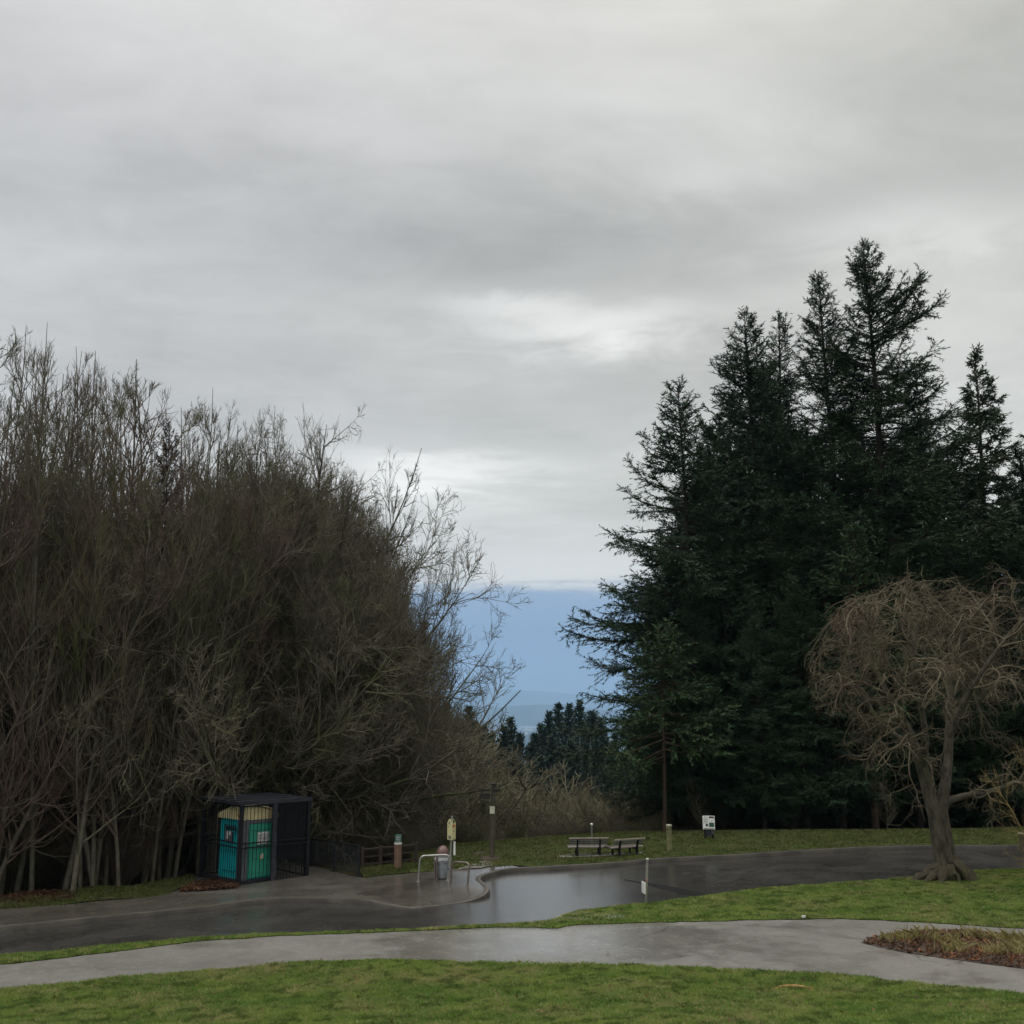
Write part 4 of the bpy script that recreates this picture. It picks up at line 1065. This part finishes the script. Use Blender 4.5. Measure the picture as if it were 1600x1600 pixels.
# spreading trees in front, right flank of the thicket
for n_, (px, py, Y, v, rz, sxy, lb) in enumerate((
    (425, 690, 46, 0, 0.0, .8, 'widely spreading bare tree arching to the right behind the railing'),
    (345, 690, 42, 1, 0.4, .85, 'mossy spreading bare tree rising directly behind the cage'),
    (490, 790, 48, 1, -.3, .66, 'spreading bare tree rising behind the brown marker post'),
    (505, 965, 54, 0, 1.6, .6, 'low bare tree with fine twigs above the bus stop sign'),
    (560, 1090, 64, 1, 2.6, .5, 'lowest bare spreading tree at the right end of the thicket'),
    (250, 700, 38, 0, 1.0, .8, 'spreading bare tree behind the grass mound left of the cage'))):
    place(spr[v], px, py, Y, 13.0, used, lb, 'tree', 'spreading bare trees', sxy=sxy, rz=rz)
# understory
for i in range(30):
    px = -300 + 900*(i+random.random())/30
    Y = edgeY(px)+random.choice([3, 5, 7, 10, 13])+random.random()*1.5
    T = hpx(px, 1200, 1390, Y); py = random.uniform(1130, 1290) if i % 3 else random.uniform(1000, 1120)
    place(shr[random.choice([0, 1, 2, 2, 3])], px, py, Y, 6, used, 'leafless twiggy bush under the tall trees of the left thicket', 'bush', 'bushes under the left thicket', sxy=random.uniform(.8, 1.3))
# centre thicket down the slope
cx = [500, 560, 620, 680, 740, 800, 860, 920, 960, 1000, 1050, 1100, 1600, 2000]
cy = [1000, 1060, 1125, 1178, 1204, 1212, 1225, 1215, 1222, 1235, 1238, 1240, 1230, 1230]
for i in range(150):
    px = 500 + (520 if i % 5 else 1400)*((i*0.618034) % 1.0)
    Y = [60, 68, 78, 90, 105][i % 5 if i % 5 else random.randrange(5)] + random.uniform(-4, 4)
    Y = max(Y, edgeY(px)+5)
    py = np.interp(px, cx, cy)+abs(random.gauss(0, 22)) + (0 if Y > 74 else 22)
    place(shr[random.choice([0, 1, 1, 2])], px, py, Y, 6, used, 'leafless bush in the thicket on the slope beyond the benches', 'bush', 'bushes on the slope beyond the lawn', sxy=random.uniform(.9, 1.5))
# low brush right at the lawn's far edge
for i in range(24):
    px = 560 + 520*(i+random.random())/24
    Y = edgeY(px)+random.uniform(3.5, 6.5)
    place(shr[random.choice([0, 1, 2, 0])], px, random.uniform(1262, 1296), Y, 6, used, 'low twiggy bush along the far edge of the lawn', 'bush', 'low bushes along the lawn edge', sxy=random.uniform(1.1, 1.6))
for i in range(34):
    px = 960 + 740*(i+random.random())/34; Y = edgeY(px)+random.uniform(9, 16)
    place(shr[random.choice([0, 2, 2, 1])], px, random.uniform(1215, 1262), Y, 6, used, 'leafless bush in the gloom behind the fir trunks', 'bush', 'bushes behind the fir trunks', sxy=random.uniform(1.1, 1.5))
# thin trees in the gaps between the fir trunks
for px, py in ((1098, 1195), (1132, 1215), (1228, 1190), (1250, 1200), (1380, 1200)):
    Yy = edgeY(px)+random.uniform(2.5, 5)
    place(ald[random.randrange(4)], px, py, Yy, 14, used, 'thin bare tree growing in a gap between the dark fir trunks', 'tree', 'thin bare trees between the firs', sxy=1.2)

# ---------------------------------------------------------------- conifers
def pf(a, w, e=1.0, s=.55):
    return lambda u: 1.22*K8*w*((1-u)**a)*(s+(1-s)*min(1, u/.18+.25))*e + .25
def put(root, px, py, Y, label, group=None, Hd=None, sxy=1.0, rz=0.0):
    T = at(px, py, Y); root.location = (T.x, Y, g1(T.x, Y)); root.rotation_euler.z = rz
    if Hd: s = (T.z-root.location.z)/Hd; root.scale = (s*sxy, s*sxy, s)
    return tag(root, label, 'tree', group)
def HT(px, py, Y): T = at(px, py, Y); return T.z-g1(T.x, Y)
FG = 'large firs beyond the road'
def rb(a0, k_, lo=0.0, hi=1.0): return lambda a, u: 1+(k_*max(0, math.cos(a-a0)) if lo < u < hi else 0)
Yk = 53
put(conifer('fir_tree', HT(1350, 372, 45.24), 4.0, pf(.77, 7.5), 101, ('fir', 'firbark'), bias=lambda a, u: 1+(.28*max(0, math.cos(a)) if .25 < u < .95 else 0)-(.18*max(0, -math.cos(a)) if u > .6 else 0), upt=.22, spacing=.42, droop=.05), 1350, 372, 45.24, 'tallest dark fir with long upswept branches on its right side')
put(conifer('fir_tree', HT(1281, 428, 47.85), 5.0, pf(.76, 5.9), 102, ('fir', 'firbark'), spacing=.46, upt=.2), 1281, 428, 47.85, 'dark fir just left of the tallest fir, its second highest tip')
put(conifer('fir_tree', HT(1166, 488, 46.98), 4.5, pf(.68, 5.5), 103, ('fir2', 'firbark'), spacing=.44, upt=.14), 1166, 488, 46.98, 'dark fir between the leftmost big fir and the second tallest')
put(conifer('fir_tree', HT(1062, 598, 44.37), 3.8, pf(.70, 5.2), 104, ('fir2', 'firbark'), spacing=.42, sparse=.06, bias=rb(math.pi, .25, 0, .75), upt=.12, lean=(.0, 0)), 1062, 598, 44.37, 'leftmost big fir with open ragged branches against the sky')
put(conifer('fir_tree', HT(1212, 492, 50.46), 5.0, pf(.68, 4.9), 105, ('fir', 'firbark'), spacing=.5, sparse=.1), 1212, 492, 50.46, 'dark fir whose thin tip shows just left of the second tallest fir')
put(conifer('cedar_tree', HT(1518, 545, 48.72), 4.0, pf(.82, 4.6), 106, ('cedar', 'pinebark'), spacing=.42, sparse=.06, droop=.2, upt=.05, twig=(.30, .06)), 1518, 545, 48.72, 'slender see-through cedar standing apart behind the drooping tree')
put(conifer('fir_tree', HT(1029, 972, 40.45), 3.0, pf(.75, 3.2), 107, ('spruce', 'pinebark'), spacing=.32, side=.13, upt=.12), 1029, 972, 40.45, 'small lighter green fir in front of the leftmost big fir')
put(conifer('fir_tree', HT(1335, 820, 40.89), 4.0, pf(.8, 3.4), 108, ('spruce', 'pinebark'), spacing=.36, side=.14), 1335, 820, 40.89, 'mid height greener fir in front of the tallest fir')
# fill trees as copies of two more shapes
fA = conifer('fir_tree', 22, 3.5, pf(.64, 5.6), 109, ('fir', 'firbark'), spacing=.40)
fB = conifer('fir_tree', 20, 3.0, pf(.62, 5.8), 110, ('fir2', 'firbark'), spacing=.46, upt=.1)
fillers = [(1108, 700, 57, 0), (1238, 670, 60, 1), (1405, 700, 57, 0), (1450, 790, 50, 1), (1590, 700, 52, 0), (1650, 640, 50, 1), (1560, 800, 47.5, 0), (1500, 830, 51, 1), (1280, 760, 50, 1),
           (1200, 780, 50.5, 0), (1130, 830, 50, 1), (1240, 900, 47.5, 0), (1410, 860, 48, 0), (1080, 940, 49, 1), (1720, 720, 48, 0), (1800, 650, 50, 1), (1620, 860, 46, 1), (1180, 960, 47.5, 1), (1350, 690, 60, 1), (1470, 700, 61, 0), (1300, 960, 47, 1), (1530, 900, 47, 0), (1110, 1080, 51, 0), (1395, 950, 52, 1), (1150, 720, 60, 0), (1320, 640, 60, 1), (1040, 850, 54, 0), (1180, 880, 55, 1), (1270, 860, 56, 0), (1440, 640, 60, 0), (1480, 930, 52, 0), (1070, 760, 57, 1), (1195, 570, 60, 0), (1140, 610, 59, 1), (1112, 665, 58, 0), (1425, 680, 58, 0)]
U2 = {}
for px, py, Y, v in fillers:
    pr = (fA, fB)[v]; o = pr if not U2.get(v) else copy_tree(pr); U2[v] = 1
    put(o, px, py, Y*K8, 'dark fir packed into the middle of the conifer stand, hard to tell from its neighbours', 'firs packed into the conifer stand', (22, 20)[v], random.uniform(.85, 1.1), random.random()*6.28)
# reddish top in the left thicket
o = copy_tree(fB); put(o, 266, 664, 36, 'single rusty dark conifer tip among the bare trees on the left', None, 20, .42, 1.0)
for ch in o.children:
    if ch.name.startswith('crown'):
        ch.data = ch.data.copy(); ch.data.materials[0] = needle('rusty_needles', (.040, .024, .016), (.055, .034, .022), (.06, .03, .02), .5)
# distant firs down the slope
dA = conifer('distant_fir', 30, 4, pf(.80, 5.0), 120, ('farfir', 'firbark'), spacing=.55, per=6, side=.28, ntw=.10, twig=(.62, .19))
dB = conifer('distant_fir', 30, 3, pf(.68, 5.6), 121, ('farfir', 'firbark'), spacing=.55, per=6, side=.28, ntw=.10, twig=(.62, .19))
U3 = {}
dl = [(697, 1103, 150, 0), (680, 1120, 140, 1), (716, 1128, 150, 1), (731, 1108, 165, 0), (744, 1132, 160, 1), (757, 1138, 170, 0), (768, 1148, 185, 1), (800, 1125, 175, 0), (786, 1139, 172, 0), (812, 1150, 170, 1),
      (873, 1104, 210, 0), (887, 1104, 200, 0), (903, 1098, 195, 0), (925, 1116, 205, 1), (938, 1126, 190, 1), (856, 1116, 215, 0), (846, 1136, 210, 1), (836, 1150, 200, 1), (828, 1165, 190, 0), (862, 1155, 170, 1), (893, 1160, 165, 1),
      (930, 1160, 160, 1), (960, 1150, 160, 0), (990, 1140, 165, 1), (1020, 1130, 160, 0), (880, 1180, 150, 0), (915, 1185, 145, 1), (945, 1190, 140, 0), (845, 1185, 155, 1), (805, 1182, 150, 1), (770, 1178, 150, 0), (740, 1165, 145, 1), (650, 1118, 150, 0), (625, 1105, 155, 1), (710, 1150, 135, 1)]
dlab = {800: 'lone open fir in the middle of the valley gap', 903: 'highest of the distant firs in the clump left of the big conifers', 697: 'distant fir at the left side of the valley gap, just right of the bare twigs'}
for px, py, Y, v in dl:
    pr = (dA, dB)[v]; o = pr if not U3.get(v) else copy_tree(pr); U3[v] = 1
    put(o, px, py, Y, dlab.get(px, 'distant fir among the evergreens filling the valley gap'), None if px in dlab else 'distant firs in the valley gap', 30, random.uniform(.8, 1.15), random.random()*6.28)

# ---------------------------------------------------------------- the drooping tree on the right lawn
gw = np.random.default_rng(77)
wp = base(1474, 1376, .0); WY = wp.y
tree = empty('weeping_tree', wp, 0, 'gnarled leafless weeping tree with a domed tangle of twigs on the right lawn', 'tree')
def wl(px, py, dy=0.0):
    q = at(px, py, WY+dy); return np.array([q.x-wp.x, dy, q.z-wp.z])
sc_ = WY/1600
def chain(pts, rads, n=40):
    c = catmull(pts, .25); s = np.linspace(0, 1, len(c)); return c, np.interp(s, np.linspace(0, 1, len(rads)), rads)
A = Acc(); stems = []
def stem(pl, rp, k=12, wob=.0):
    c, r = chain([wl(*q) for q in pl], [q*sc_ for q in rp]); A.tub(c[None], r[None], k); stems.append((c, r))
stem([(1478, 1384), (1474, 1350, 0), (1466, 1310), (1461, 1275), (1452, 1240), (1441, 1200), (1428, 1165, -.1), (1408, 1120, -.2), (1382, 1075, -.3), (1362, 1030, -.3), (1362, 985, -.2), (1375, 950, -.1), (1400, 925)], [14.08, 11.88, 11.0, 10.56, 9.68, 8.8, 7.92, 5.72, 4.4, 3.7, 3.08, 2.64, 1.94, 1.32])
stem([(1484, 1384, .03), (1483, 1345, .05), (1476, 1300, .1), (1471, 1270, .15), (1477, 1225, .25), (1483, 1170, .4), (1484, 1110, .5), (1488, 1050, .6), (1500, 1000, .7), (1520, 960, .8), (1550, 930, .8)], [12.32, 10.12, 9.24, 7.92, 6.16, 5.28, 4.84, 4.05, 2.99, 2.29, 1.5])
stem([(1474, 1262, .2), (1485, 1250, .1), (1510, 1243, -.1), (1540, 1239, -.4), (1570, 1230, -.6), (1610, 1212, -.8)], [7, 5.5, 4.5, 4, 3, 2])
stem([(1441, 1200), (1446, 1160, -.6), (1440, 1110, -1.0), (1425, 1050, -1.3), (1430, 990, -1.3), (1450, 945, -1.1)], [6, 5, 4.4, 3.5, 2.6, 1.8])
stem([(1484, 1150, .4), (1505, 1100, 0), (1535, 1050, -.4), (1570, 1000, -.6), (1600, 965, -.6)], [5, 4.4, 3.6, 2.8, 2])
stem([(1430, 1165, -.1), (1400, 1150, .4), (1365, 1115, .8), (1335, 1060, 1.0), (1328, 1010, 1.0), (1345, 970, 1.0)], [5, 4, 3.3, 2.6, 2, 1.5])
stem([(1480, 1180, .4), (1490, 1120, 1.2), (1480, 1060, 2.0), (1470, 990, 2.3), (1480, 940, 2.1)], [5, 4, 3.2, 2.5, 1.8])
V_, Q_ = A.get(); npmesh('trunk', V_, Q_, M['weep'], tree)
# main arching limbs
S = []; D = []; Ls = []; r0 = []
ctr = wl(1475, 1150)
for (c, r), n_, (t0, t1) in zip(stems, (17, 13, 6, 10, 10, 10, 10), ((.42, .99), (.5, .99), (.4, .95), (.3, .98), (.25, .98), (.3, .98), (.3, .98))):
    for _ in range(n_):
        i = int((t0+(t1-t0)*gw.random())*(len(c)-1)); p_ = c[i]; out = p_-ctr; out[2] = 0
        a = math.atan2(out[1], out[0])+gw.normal()*1.0
        up = gw.uniform(.15, 1.2)
        S.append(p_); D.append([math.cos(a), math.sin(a), up]); Ls.append(gw.uniform(1.4, 3.4)*sc_*44); r0.append(min(r[i]*.5, .034)+.006)
for _ in range(34):   # the arching roof of the crown
    c, r = stems[gw.integers(0, len(stems))]; i = int(gw.uniform(.7, .99)*(len(c)-1)); a = gw.random()*2*math.pi
    S.append(c[i]); D.append([math.cos(a), math.sin(a), gw.uniform(.9, 2.0)]); Ls.append(gw.uniform(2.2, 4.0)*sc_*44); r0.append(.020)
S = np.array(S); D = np.array(D); Ls = np.array(Ls); r0 = np.array(r0)
P1, R1 = grow(S, D, Ls, r0, 16, .15, (0, 0, -.30), tpow=1.0, rend=.3, curl=.07, g=gw)
def clampdome(P):
    # keep twigs inside the rounded crown (its real trimmed shape)
    c = wl(1492, 1098); R_ = np.array([218*sc_, 205*sc_, 208*sc_])
    q = (P-c)/R_; d = np.linalg.norm(q, axis=-1, keepdims=True)
    f = np.where(d > 1.0, (1.0+.22*np.tanh((d-1.0)*2))/d, 1.0)
    return c+q*f*R_
P1 = clampdome(P1)
B = Acc(); B.tub(P1, R1, 6)
S, D, t, pi, rad = children(P1, R1, np.full(len(P1), 11), .12, 1.0, (.4, 1.2), gw)
L2 = Ls[pi]*gw.uniform(.16, .5, len(t))
P2, R2 = grow(S, D, L2, np.minimum(rad*.6, .013)+.003, 9, .26, (0, 0, -.16), rend=.4, curl=.16, g=gw); P2 = clampdome(P2); B.tub(P2, R2, 4)
S, D, t, pi, rad = children(P2, R2, np.full(len(P2), 7), .1, 1.0, (.4, 1.2), gw)
L3 = L2[pi]*gw.uniform(.25, .7, len(t)); L3 = np.clip(L3, .12, .8)
P3, R3 = grow(S, D, L3, np.full(len(t), .0055), 5, .3, (0, 0, -.06), rend=.55, curl=.2, g=gw); P3 = clampdome(P3); B.tub(P3, R3, 3)
# a few straight water shoots on top
S = np.array([wl(1380, 950), wl(1416, 912), wl(1402, 925, .3), wl(1440, 900, .2), wl(1352, 960)]); D = np.array([[-.05, 0, 1], [.28, 0, 1], [0, 0, 1], [.1, .1, 1], [-.3, 0, 1.]])
P4, R4 = grow(S, D, np.array([55, 45, 26, 20, 30])*sc_, np.full(5, .009), 6, .05, rend=.4, g=gw); B.tub(P4, R4, 4)
V_, Q_ = B.get(); npmesh('crown', V_, Q_, M['weeptwig'], tree)
# swollen mossy roots
m = MB()
for a, l, rr in ((3.0, 1.0, .20), (3.5, .8, .17), (-.5, .95, .24), (-.05, .75, .26), (-1.3, .6, .2), (-2.2, .65, .19), (1.6, .7, .2), (.7, .8, .22)):
    pts = [Vector((.08+math.cos(a)*l*f*.92, math.sin(a)*l*f*.92, .46*(1-f)**1.2+.10*math.sin(f*5+a)*(1-f)+.02-.10*f)) for f in (0, .2, .4, .6, .8, 1)]
    m.tube(pts, [rr*.95, rr*.88, rr*.8, rr*.68, rr*.5, rr*.2], 12)
for v in m.bm.verts:
    n_ = math.sin(v.co.x*13+v.co.z*9)*math.sin(v.co.y*11+v.co.x*5)*.07+math.sin(v.co.z*27+v.co.x*23+v.co.y*19)*.035
    v.co += Vector((n_, n_*.6, n_*.8))
ro = m.build('roots', bark('mossy_root_bark', (0.08, 0.068, 0.042), (0.034, 0.028, 0.019), (0.06, 0.07, 0.024), .56, 5), tree, True)
# yellowish tree just beyond the right edge
yt = bare_tree('bare_tree', 6, 91, 'shrub', ('yellowtwig', 'yellowtwig'))
T = at(1640, 1150, WY-2.5); yt.location = (T.x, WY-2.5, g1(T.x, WY-2.5)); s = (at(1640, 1120, WY-2.5).z-yt.location.z)/6; yt.scale = (s*.62, s*.62, s)
tag(yt, 'golden twigged bare tree poking in at the right edge of the photo', 'tree')

# ---------------------------------------------------------------- far country
def ridge(name, Y0, dY, pts, bw, seed, amp, mat):
    xs = np.linspace(-Y0*1.1, Y0*1.1, 420); ys = np.linspace(-1, 1, 34)
    XX, YY = np.meshgrid(xs, ys, indexing='ij'); g = np.random.default_rng(seed)
    px = 800+XX/Y0*1600
    crest = np.interp(px, [q[0] for q in pts], [(1105-q[1])/1600*Y0 for q in pts])
    n = sum(a*np.sin(XX/w+ph+YY*b) for a, w, ph, b in ((amp, bw, g.random()*6, 2), (amp*.5, bw*.43, g.random()*6, 3), (amp*.3, bw*.21, g.random()*6, -4), (amp*.18, bw*.1, g.random()*6, 6)))
    prof = np.clip(1-np.abs(YY)**1.4, 0, 1)
    Zz = VAL-20+(crest-VAL+20+n*.5)*prof + n*.6*prof*(1-prof)
    idx = np.arange(XX.size).reshape(XX.shape)
    Q = np.stack([idx[:-1, :-1], idx[1:, :-1], idx[1:, 1:], idx[:-1, 1:]], -1).reshape(-1, 4)
    tag(npmesh(name, np.stack([XX, Y0+YY*dY, Zz+CZ], -1).reshape(-1, 3), Q, mat), kind='structure')
def hillmat(name, a, b_, sc2):
    m, t, b = newmat(name); n = t.noise(pos(t), sc2, 7, .6)
    t.L.new(t.mix(t.ss(n, .4, .6), a, b_), b.inputs['Base Color']); b.inputs['Roughness'].default_value = 1; b.inputs['Specular IOR Level'].default_value = 0
    return m
ridge('hills', 14500, 2300, [(-800, 1108), (300, 1106), (600, 1112), (680, 1106), (730, 1101), (765, 1106.5), (800, 1103), (850, 1101.5), (900, 1105), (940, 1110), (1100, 1104), (1500, 1108), (2400, 1104)], 1500, 3, 14, hillmat('hill_forest', (.03, .05, .03), (.06, .075, .05), .0012))
ridge('mountains', 26000, 4500, [(-800, 1085), (300, 1090), (600, 1093), (700, 1084), (770, 1079), (800, 1080.5), (850, 1082), (900, 1086), (950, 1091), (1100, 1084), (1500, 1088), (2400, 1080)], 2600, 8, 40, hillmat('mountain_forest', (.03, .05, .035), (.07, .085, .07), .0006))
bw_ = simple('pale_building_wall', (.75, .75, .75), (.62, .62, .64), .05, .7)
br_ = simple('grey_building_roof', (.5, .5, .52), (.38, .38, .4), .05, .8)
random.seed(9)
TG = 'pale buildings of the town far below'
tx_ = [(819, 1136.3, 46), (826, 1137, 40), (833, 1136.8, 36), (838, 1138, 30), (824, 1142, 40), (829, 1142.5, 24), (763, 1145, 22), (766, 1150, 20), (758, 1151, 18), (772, 1147, 16), (778, 1143, 18), (752, 1148, 16), (812, 1139, 20), (805, 1143, 14), (842, 1146, 16), (836, 1150, 14), (787, 1148, 14), (846, 1154, 18), (832, 1157, 14), (822, 1149, 16), (776, 1156, 18), (768, 1161, 16), (781, 1164, 20), (774, 1170, 18)]
for px, py, wd in tx_:
    d = ray(px, py); t_ = (VAL+CZ*0 - CZ)/d[2]; x, y = d[0]*t_, d[1]*t_
    if y > 15000 or y < 0: y = 12000; x = d[0]/d[1]*y
    z = g1(x, y); w = wd*y/11000*1.9
    o = empty('town_building', (x, y, z), random.uniform(-.3, .3), 'tiny pale building of the hazy town in the valley', 'building', TG)
    h = random.uniform(12, 24)
    MB().box((0, 0, h/2), (w, w*.8, h)).build('wall', bw_, o)
    MB().prism([(-w*.52, h), (w*.52, h), (w*.5, h+2), (0, h+random.uniform(3, 7)), (-w*.5, h+2)], lambda u, v, ww: Vector((u, ww-w*.42, v)), w*.84).build('roof', br_, o)

# haze: one even closed box of air, sky outside
hm = bpy.data.materials.new('haze'); hm.use_nodes = True; nt = hm.node_tree; nt.nodes.clear()
out = nt.nodes.new('ShaderNodeOutputMaterial'); pv = nt.nodes.new('ShaderNodeVolumePrincipled')
pv.inputs['Color'].default_value = (.46, .70, 1.0, 1); pv.inputs['Density'].default_value = 9e-5; pv.inputs['Anisotropy'].default_value = 0.0
nt.links.new(pv.outputs[0], out.inputs['Volume'])
bm = bmesh.new(); bmesh.ops.create_cube(bm, size=1); me = bpy.data.meshes.new('haze'); bm.to_mesh(me); bm.free(); me.materials.append(hm)
hz = link(bpy.data.objects.new('haze', me)); hz.scale = (76000, 76000, 900); hz.location = (0, 0, 560-350+30); hz['kind'] = 'stuff'
hz.scale = (64000, 64000, 860); hz.location = (0, 0, -285+430)

# ---------------------------------------------------------------- sky
w = bpy.data.worlds.new('World'); sc.world = w; w.use_nodes = True
nt = w.node_tree; nt.nodes.clear(); t = NT(nt)
tc = t.n('ShaderNodeTexCoord').outputs['Generated']
sx = t.n('ShaderNodeSeparateXYZ'); nt.links.new(tc, sx.inputs[0]); x_, y_, z_ = sx.outputs
el = t.m('MULTIPLY', t.m('ARCSINE', z_), 180/math.pi); az = t.m('MULTIPLY', t.m('ARCTAN2', x_, y_), 180/math.pi)
# cloud-plane coordinates
zz = t.m('ADD', t.m('MAXIMUM', z_, 0.0), .13)
cv = t.n('ShaderNodeCombineXYZ'); nt.links.new(t.m('DIVIDE', x_, zz), cv.inputs[0]); nt.links.new(t.m('DIVIDE', y_, zz), cv.inputs[1]); cv.inputs[2].default_value = 3.3
c = cv.outputs[0]
mp = t.n('ShaderNodeMapping', i_Scale=(.8, 1.1, 1)); nt.links.new(c, mp.inputs[0])
n1 = t.noise(mp.outputs[0], .8, 6, .5, .5); n2 = t.noise(mp.outputs[0], 2.6, 7, .55, .7); n4 = t.noise(mp.outputs[0], 7.5, 7, .6, .9)
# wobble for patches
wob = t.m('MULTIPLY', t.m('ADD', t.m('SUBTRACT', n2, .5), t.m('MULTIPLY', t.m('SUBTRACT', n4, .5), .6)), 11.0); wob2 = t.m('MULTIPLY', t.m('SUBTRACT', n1, .5), 8.0)
ela = t.m('ADD', el, t.m('MULTIPLY', wob2, .45)); 
def ramp(v, a, b, pts):
    mr = t.n('ShaderNodeMapRange', i_1=float(a), i_2=float(b)); nt.links.new(v, mr.inputs[0])
    r = nt.nodes.new('ShaderNodeValToRGB'); nt.links.new(mr.outputs[0], r.inputs[0]); r.color_ramp.interpolation = 'EASE'
    e = r.color_ramp.elements
    while len(e) > 1: e.remove(e[-1])
    e[0].position = (pts[0][0]-a)/(b-a); e[0].color = (*pts[0][1], 1)
    for p, cc in pts[1:]: q = e.new((p-a)/(b-a)); q.color = (*cc, 1)
    return r.outputs[0]
def elev(py): return math.degrees(math.asin(ray(800, py)[2]/np.linalg.norm(ray(800, py))))
cloud = ramp(ela, -10, 90, [(5, (0.616, 0.638, 0.638)), (8.5, (0.672, 0.683, 0.661)), (12, (0.638, 0.65, 0.627)), (16, (0.565, 0.576, 0.565)), (21, (0.564, 0.575, 0.564)), (26, (0.499, 0.51, 0.51)), (31, (0.562, 0.573, 0.573)), (37.5, (0.696, 0.708, 0.696)), (50, (1.275, 1.305, 1.32)), (75, (2.375, 2.413, 2.47)), (90, (2.66, 2.698, 2.755))])
# left cool, right warm
side = t.ss(az, -30, 30)
cloud = t.n('ShaderNodeMix', data_type='RGBA', blend_type='MULTIPLY', i_0=1.0, i_6=cloud, i_7=t.mix(side, (1.02, 1.0, 1.0), (1.09, 1.055, .98))).outputs[2]
def blob(px, py, sa, se, amp, w1=1.0):
    r_ = ray(px, py); a0 = math.degrees(math.atan2(r_[0], r_[1])); e0 = math.degrees(math.asin(r_[2]/np.linalg.norm(r_)))
    a = t.m('DIVIDE', t.m('SUBTRACT', t.m('ADD', az, t.m('MULTIPLY', wob2, w1)), a0), sa)
    e = t.m('DIVIDE', t.m('SUBTRACT', t.m('ADD', el, t.m('MULTIPLY', wob, .35*w1)), e0), se)
    s = t.m('ADD', t.m('MULTIPLY', a, a), t.m('MULTIPLY', e, e))
    return t.m('MULTIPLY', t.m('POWER', 2.718, t.m('MULTIPLY', s, -1.0)), amp)
bl = [(930, 512, 6.5, 1.0, .30), (790, 482, 4.5, .7, .20), (1380, 370, 6, 1.8, .20), (1090, 280, 4, 1.2, .10), (650, 745, 4.5, 1.0, .22), (770, 735, 5, .7, .16), (700, 790, 7, 1.6, .10), (900, 880, 8, 1.4, .10), (1090, 170, 9, 3.5, .08), (900, 905, 7, .7, .06), (560, 760, 5, 2, .10), (1560, 560, 7, 7, .08),
      (750, 400, 10, 3.0, -.055), (330, 480, 10, 4, -.03), (1000, 590, 8, 1.6, -.05), (1250, 60, 9, 3, -.04), (700, 840, 7, .8, -.04), (560, 560, 9, 2.2, -.02)]
tot = None
for b_ in bl:
    v = blob(*b_); tot = v if tot is None else t.m('ADD', tot, v)
nz = t.m('MULTIPLY', t.m('ADD', t.m('MULTIPLY', t.m('SUBTRACT', n1, .5), .42), t.m('ADD', t.m('MULTIPLY', t.m('SUBTRACT', n2, .5), .30), t.m('MULTIPLY', t.m('SUBTRACT', n4, .5), .13))), t.ss(el, 2, 14))
gain = t.m('ADD', t.m('ADD', tot, nz), 0.0)
cb3 = t.n('ShaderNodeCombineXYZ'); [nt.links.new(gain, cb3.inputs[i]) for i in range(3)]
cloud = t.n('ShaderNodeVectorMath', operation='ADD'); 
prev = [l for l in nt.nodes if l.type == 'MIX'][-1]
nt.links.new(prev.outputs[2] if prev.outputs[2].is_linked is False else prev.outputs[2], cloud.inputs[0]); nt.links.new(cb3.outputs[0], cloud.inputs[1])
blue = ramp(el, -10, 90, [(-2, (.28, .42, .66)), (1.5, (.27, .41, .62)), (4, (.26, .39, .58)), (6.2, (.31, .43, .61)), (9, (.42, .51, .65))])
edge = t.m('ADD', elev(915), 0.0)
fb = t.ss(t.m('ADD', t.m('SUBTRACT', el, elev(917)), t.m('ADD', t.m('MULTIPLY', wob, .17), t.m('MULTIPLY', wob2, .16))), -.65, .55)
final = t.mix(fb, blue, cloud.outputs[0])
# the real daylight sky above the cloud adds a faint blue
nis = t.n('ShaderNodeTexSky', sky_type='NISHITA', sun_disc=False, sun_elevation=R(38), sun_rotation=R(-25))
bg = t.n('ShaderNodeBackground', i_Strength=1.0); nt.links.new(final, bg.inputs[0])
bg2 = t.n('ShaderNodeBackground', i_Strength=0.05*.05); nt.links.new(nis.outputs[0], bg2.inputs[0])
ad = t.n('ShaderNodeAddShader'); nt.links.new(bg.outputs[0], ad.inputs[0]); nt.links.new(bg2.outputs[0], ad.inputs[1])
wo = t.n('ShaderNodeOutputWorld'); nt.links.new(ad.outputs[0], wo.inputs[0])

sl = bpy.data.lights.new('sun', 'SUN'); sl.energy = 0.9; sl.angle = R(25); sl.color = (1, .97, .92)
so = link(bpy.data.objects.new('sun', sl)); so.rotation_euler = Vector((.5, .35, -.8)).to_track_quat('-Z', 'Y').to_euler()

cam = bpy.data.cameras.new('camera'); cam.lens = 36; cam.sensor_width = 36; cam.clip_end = 90000; cam.clip_start = .1
co = link(bpy.data.objects.new('camera', cam)); co.location = (0, 0, CZ); co.rotation_euler = (math.pi/2+PITCH, 0, 0); sc.camera = co
sc.view_settings.view_transform = 'Standard'; sc.view_settings.look = 'None'; sc.view_settings.exposure = 0; sc.view_settings.gamma = 1
sc.render.resolution_x = 1024; sc.render.resolution_y = 1024

sc.render.engine = 'CYCLES'
cy = sc.cycles; cy.max_bounces = 4; cy.diffuse_bounces = 2; cy.glossy_bounces = 2; cy.transmission_bounces = 2; cy.volume_bounces = 1; cy.transparent_max_bounces = 4
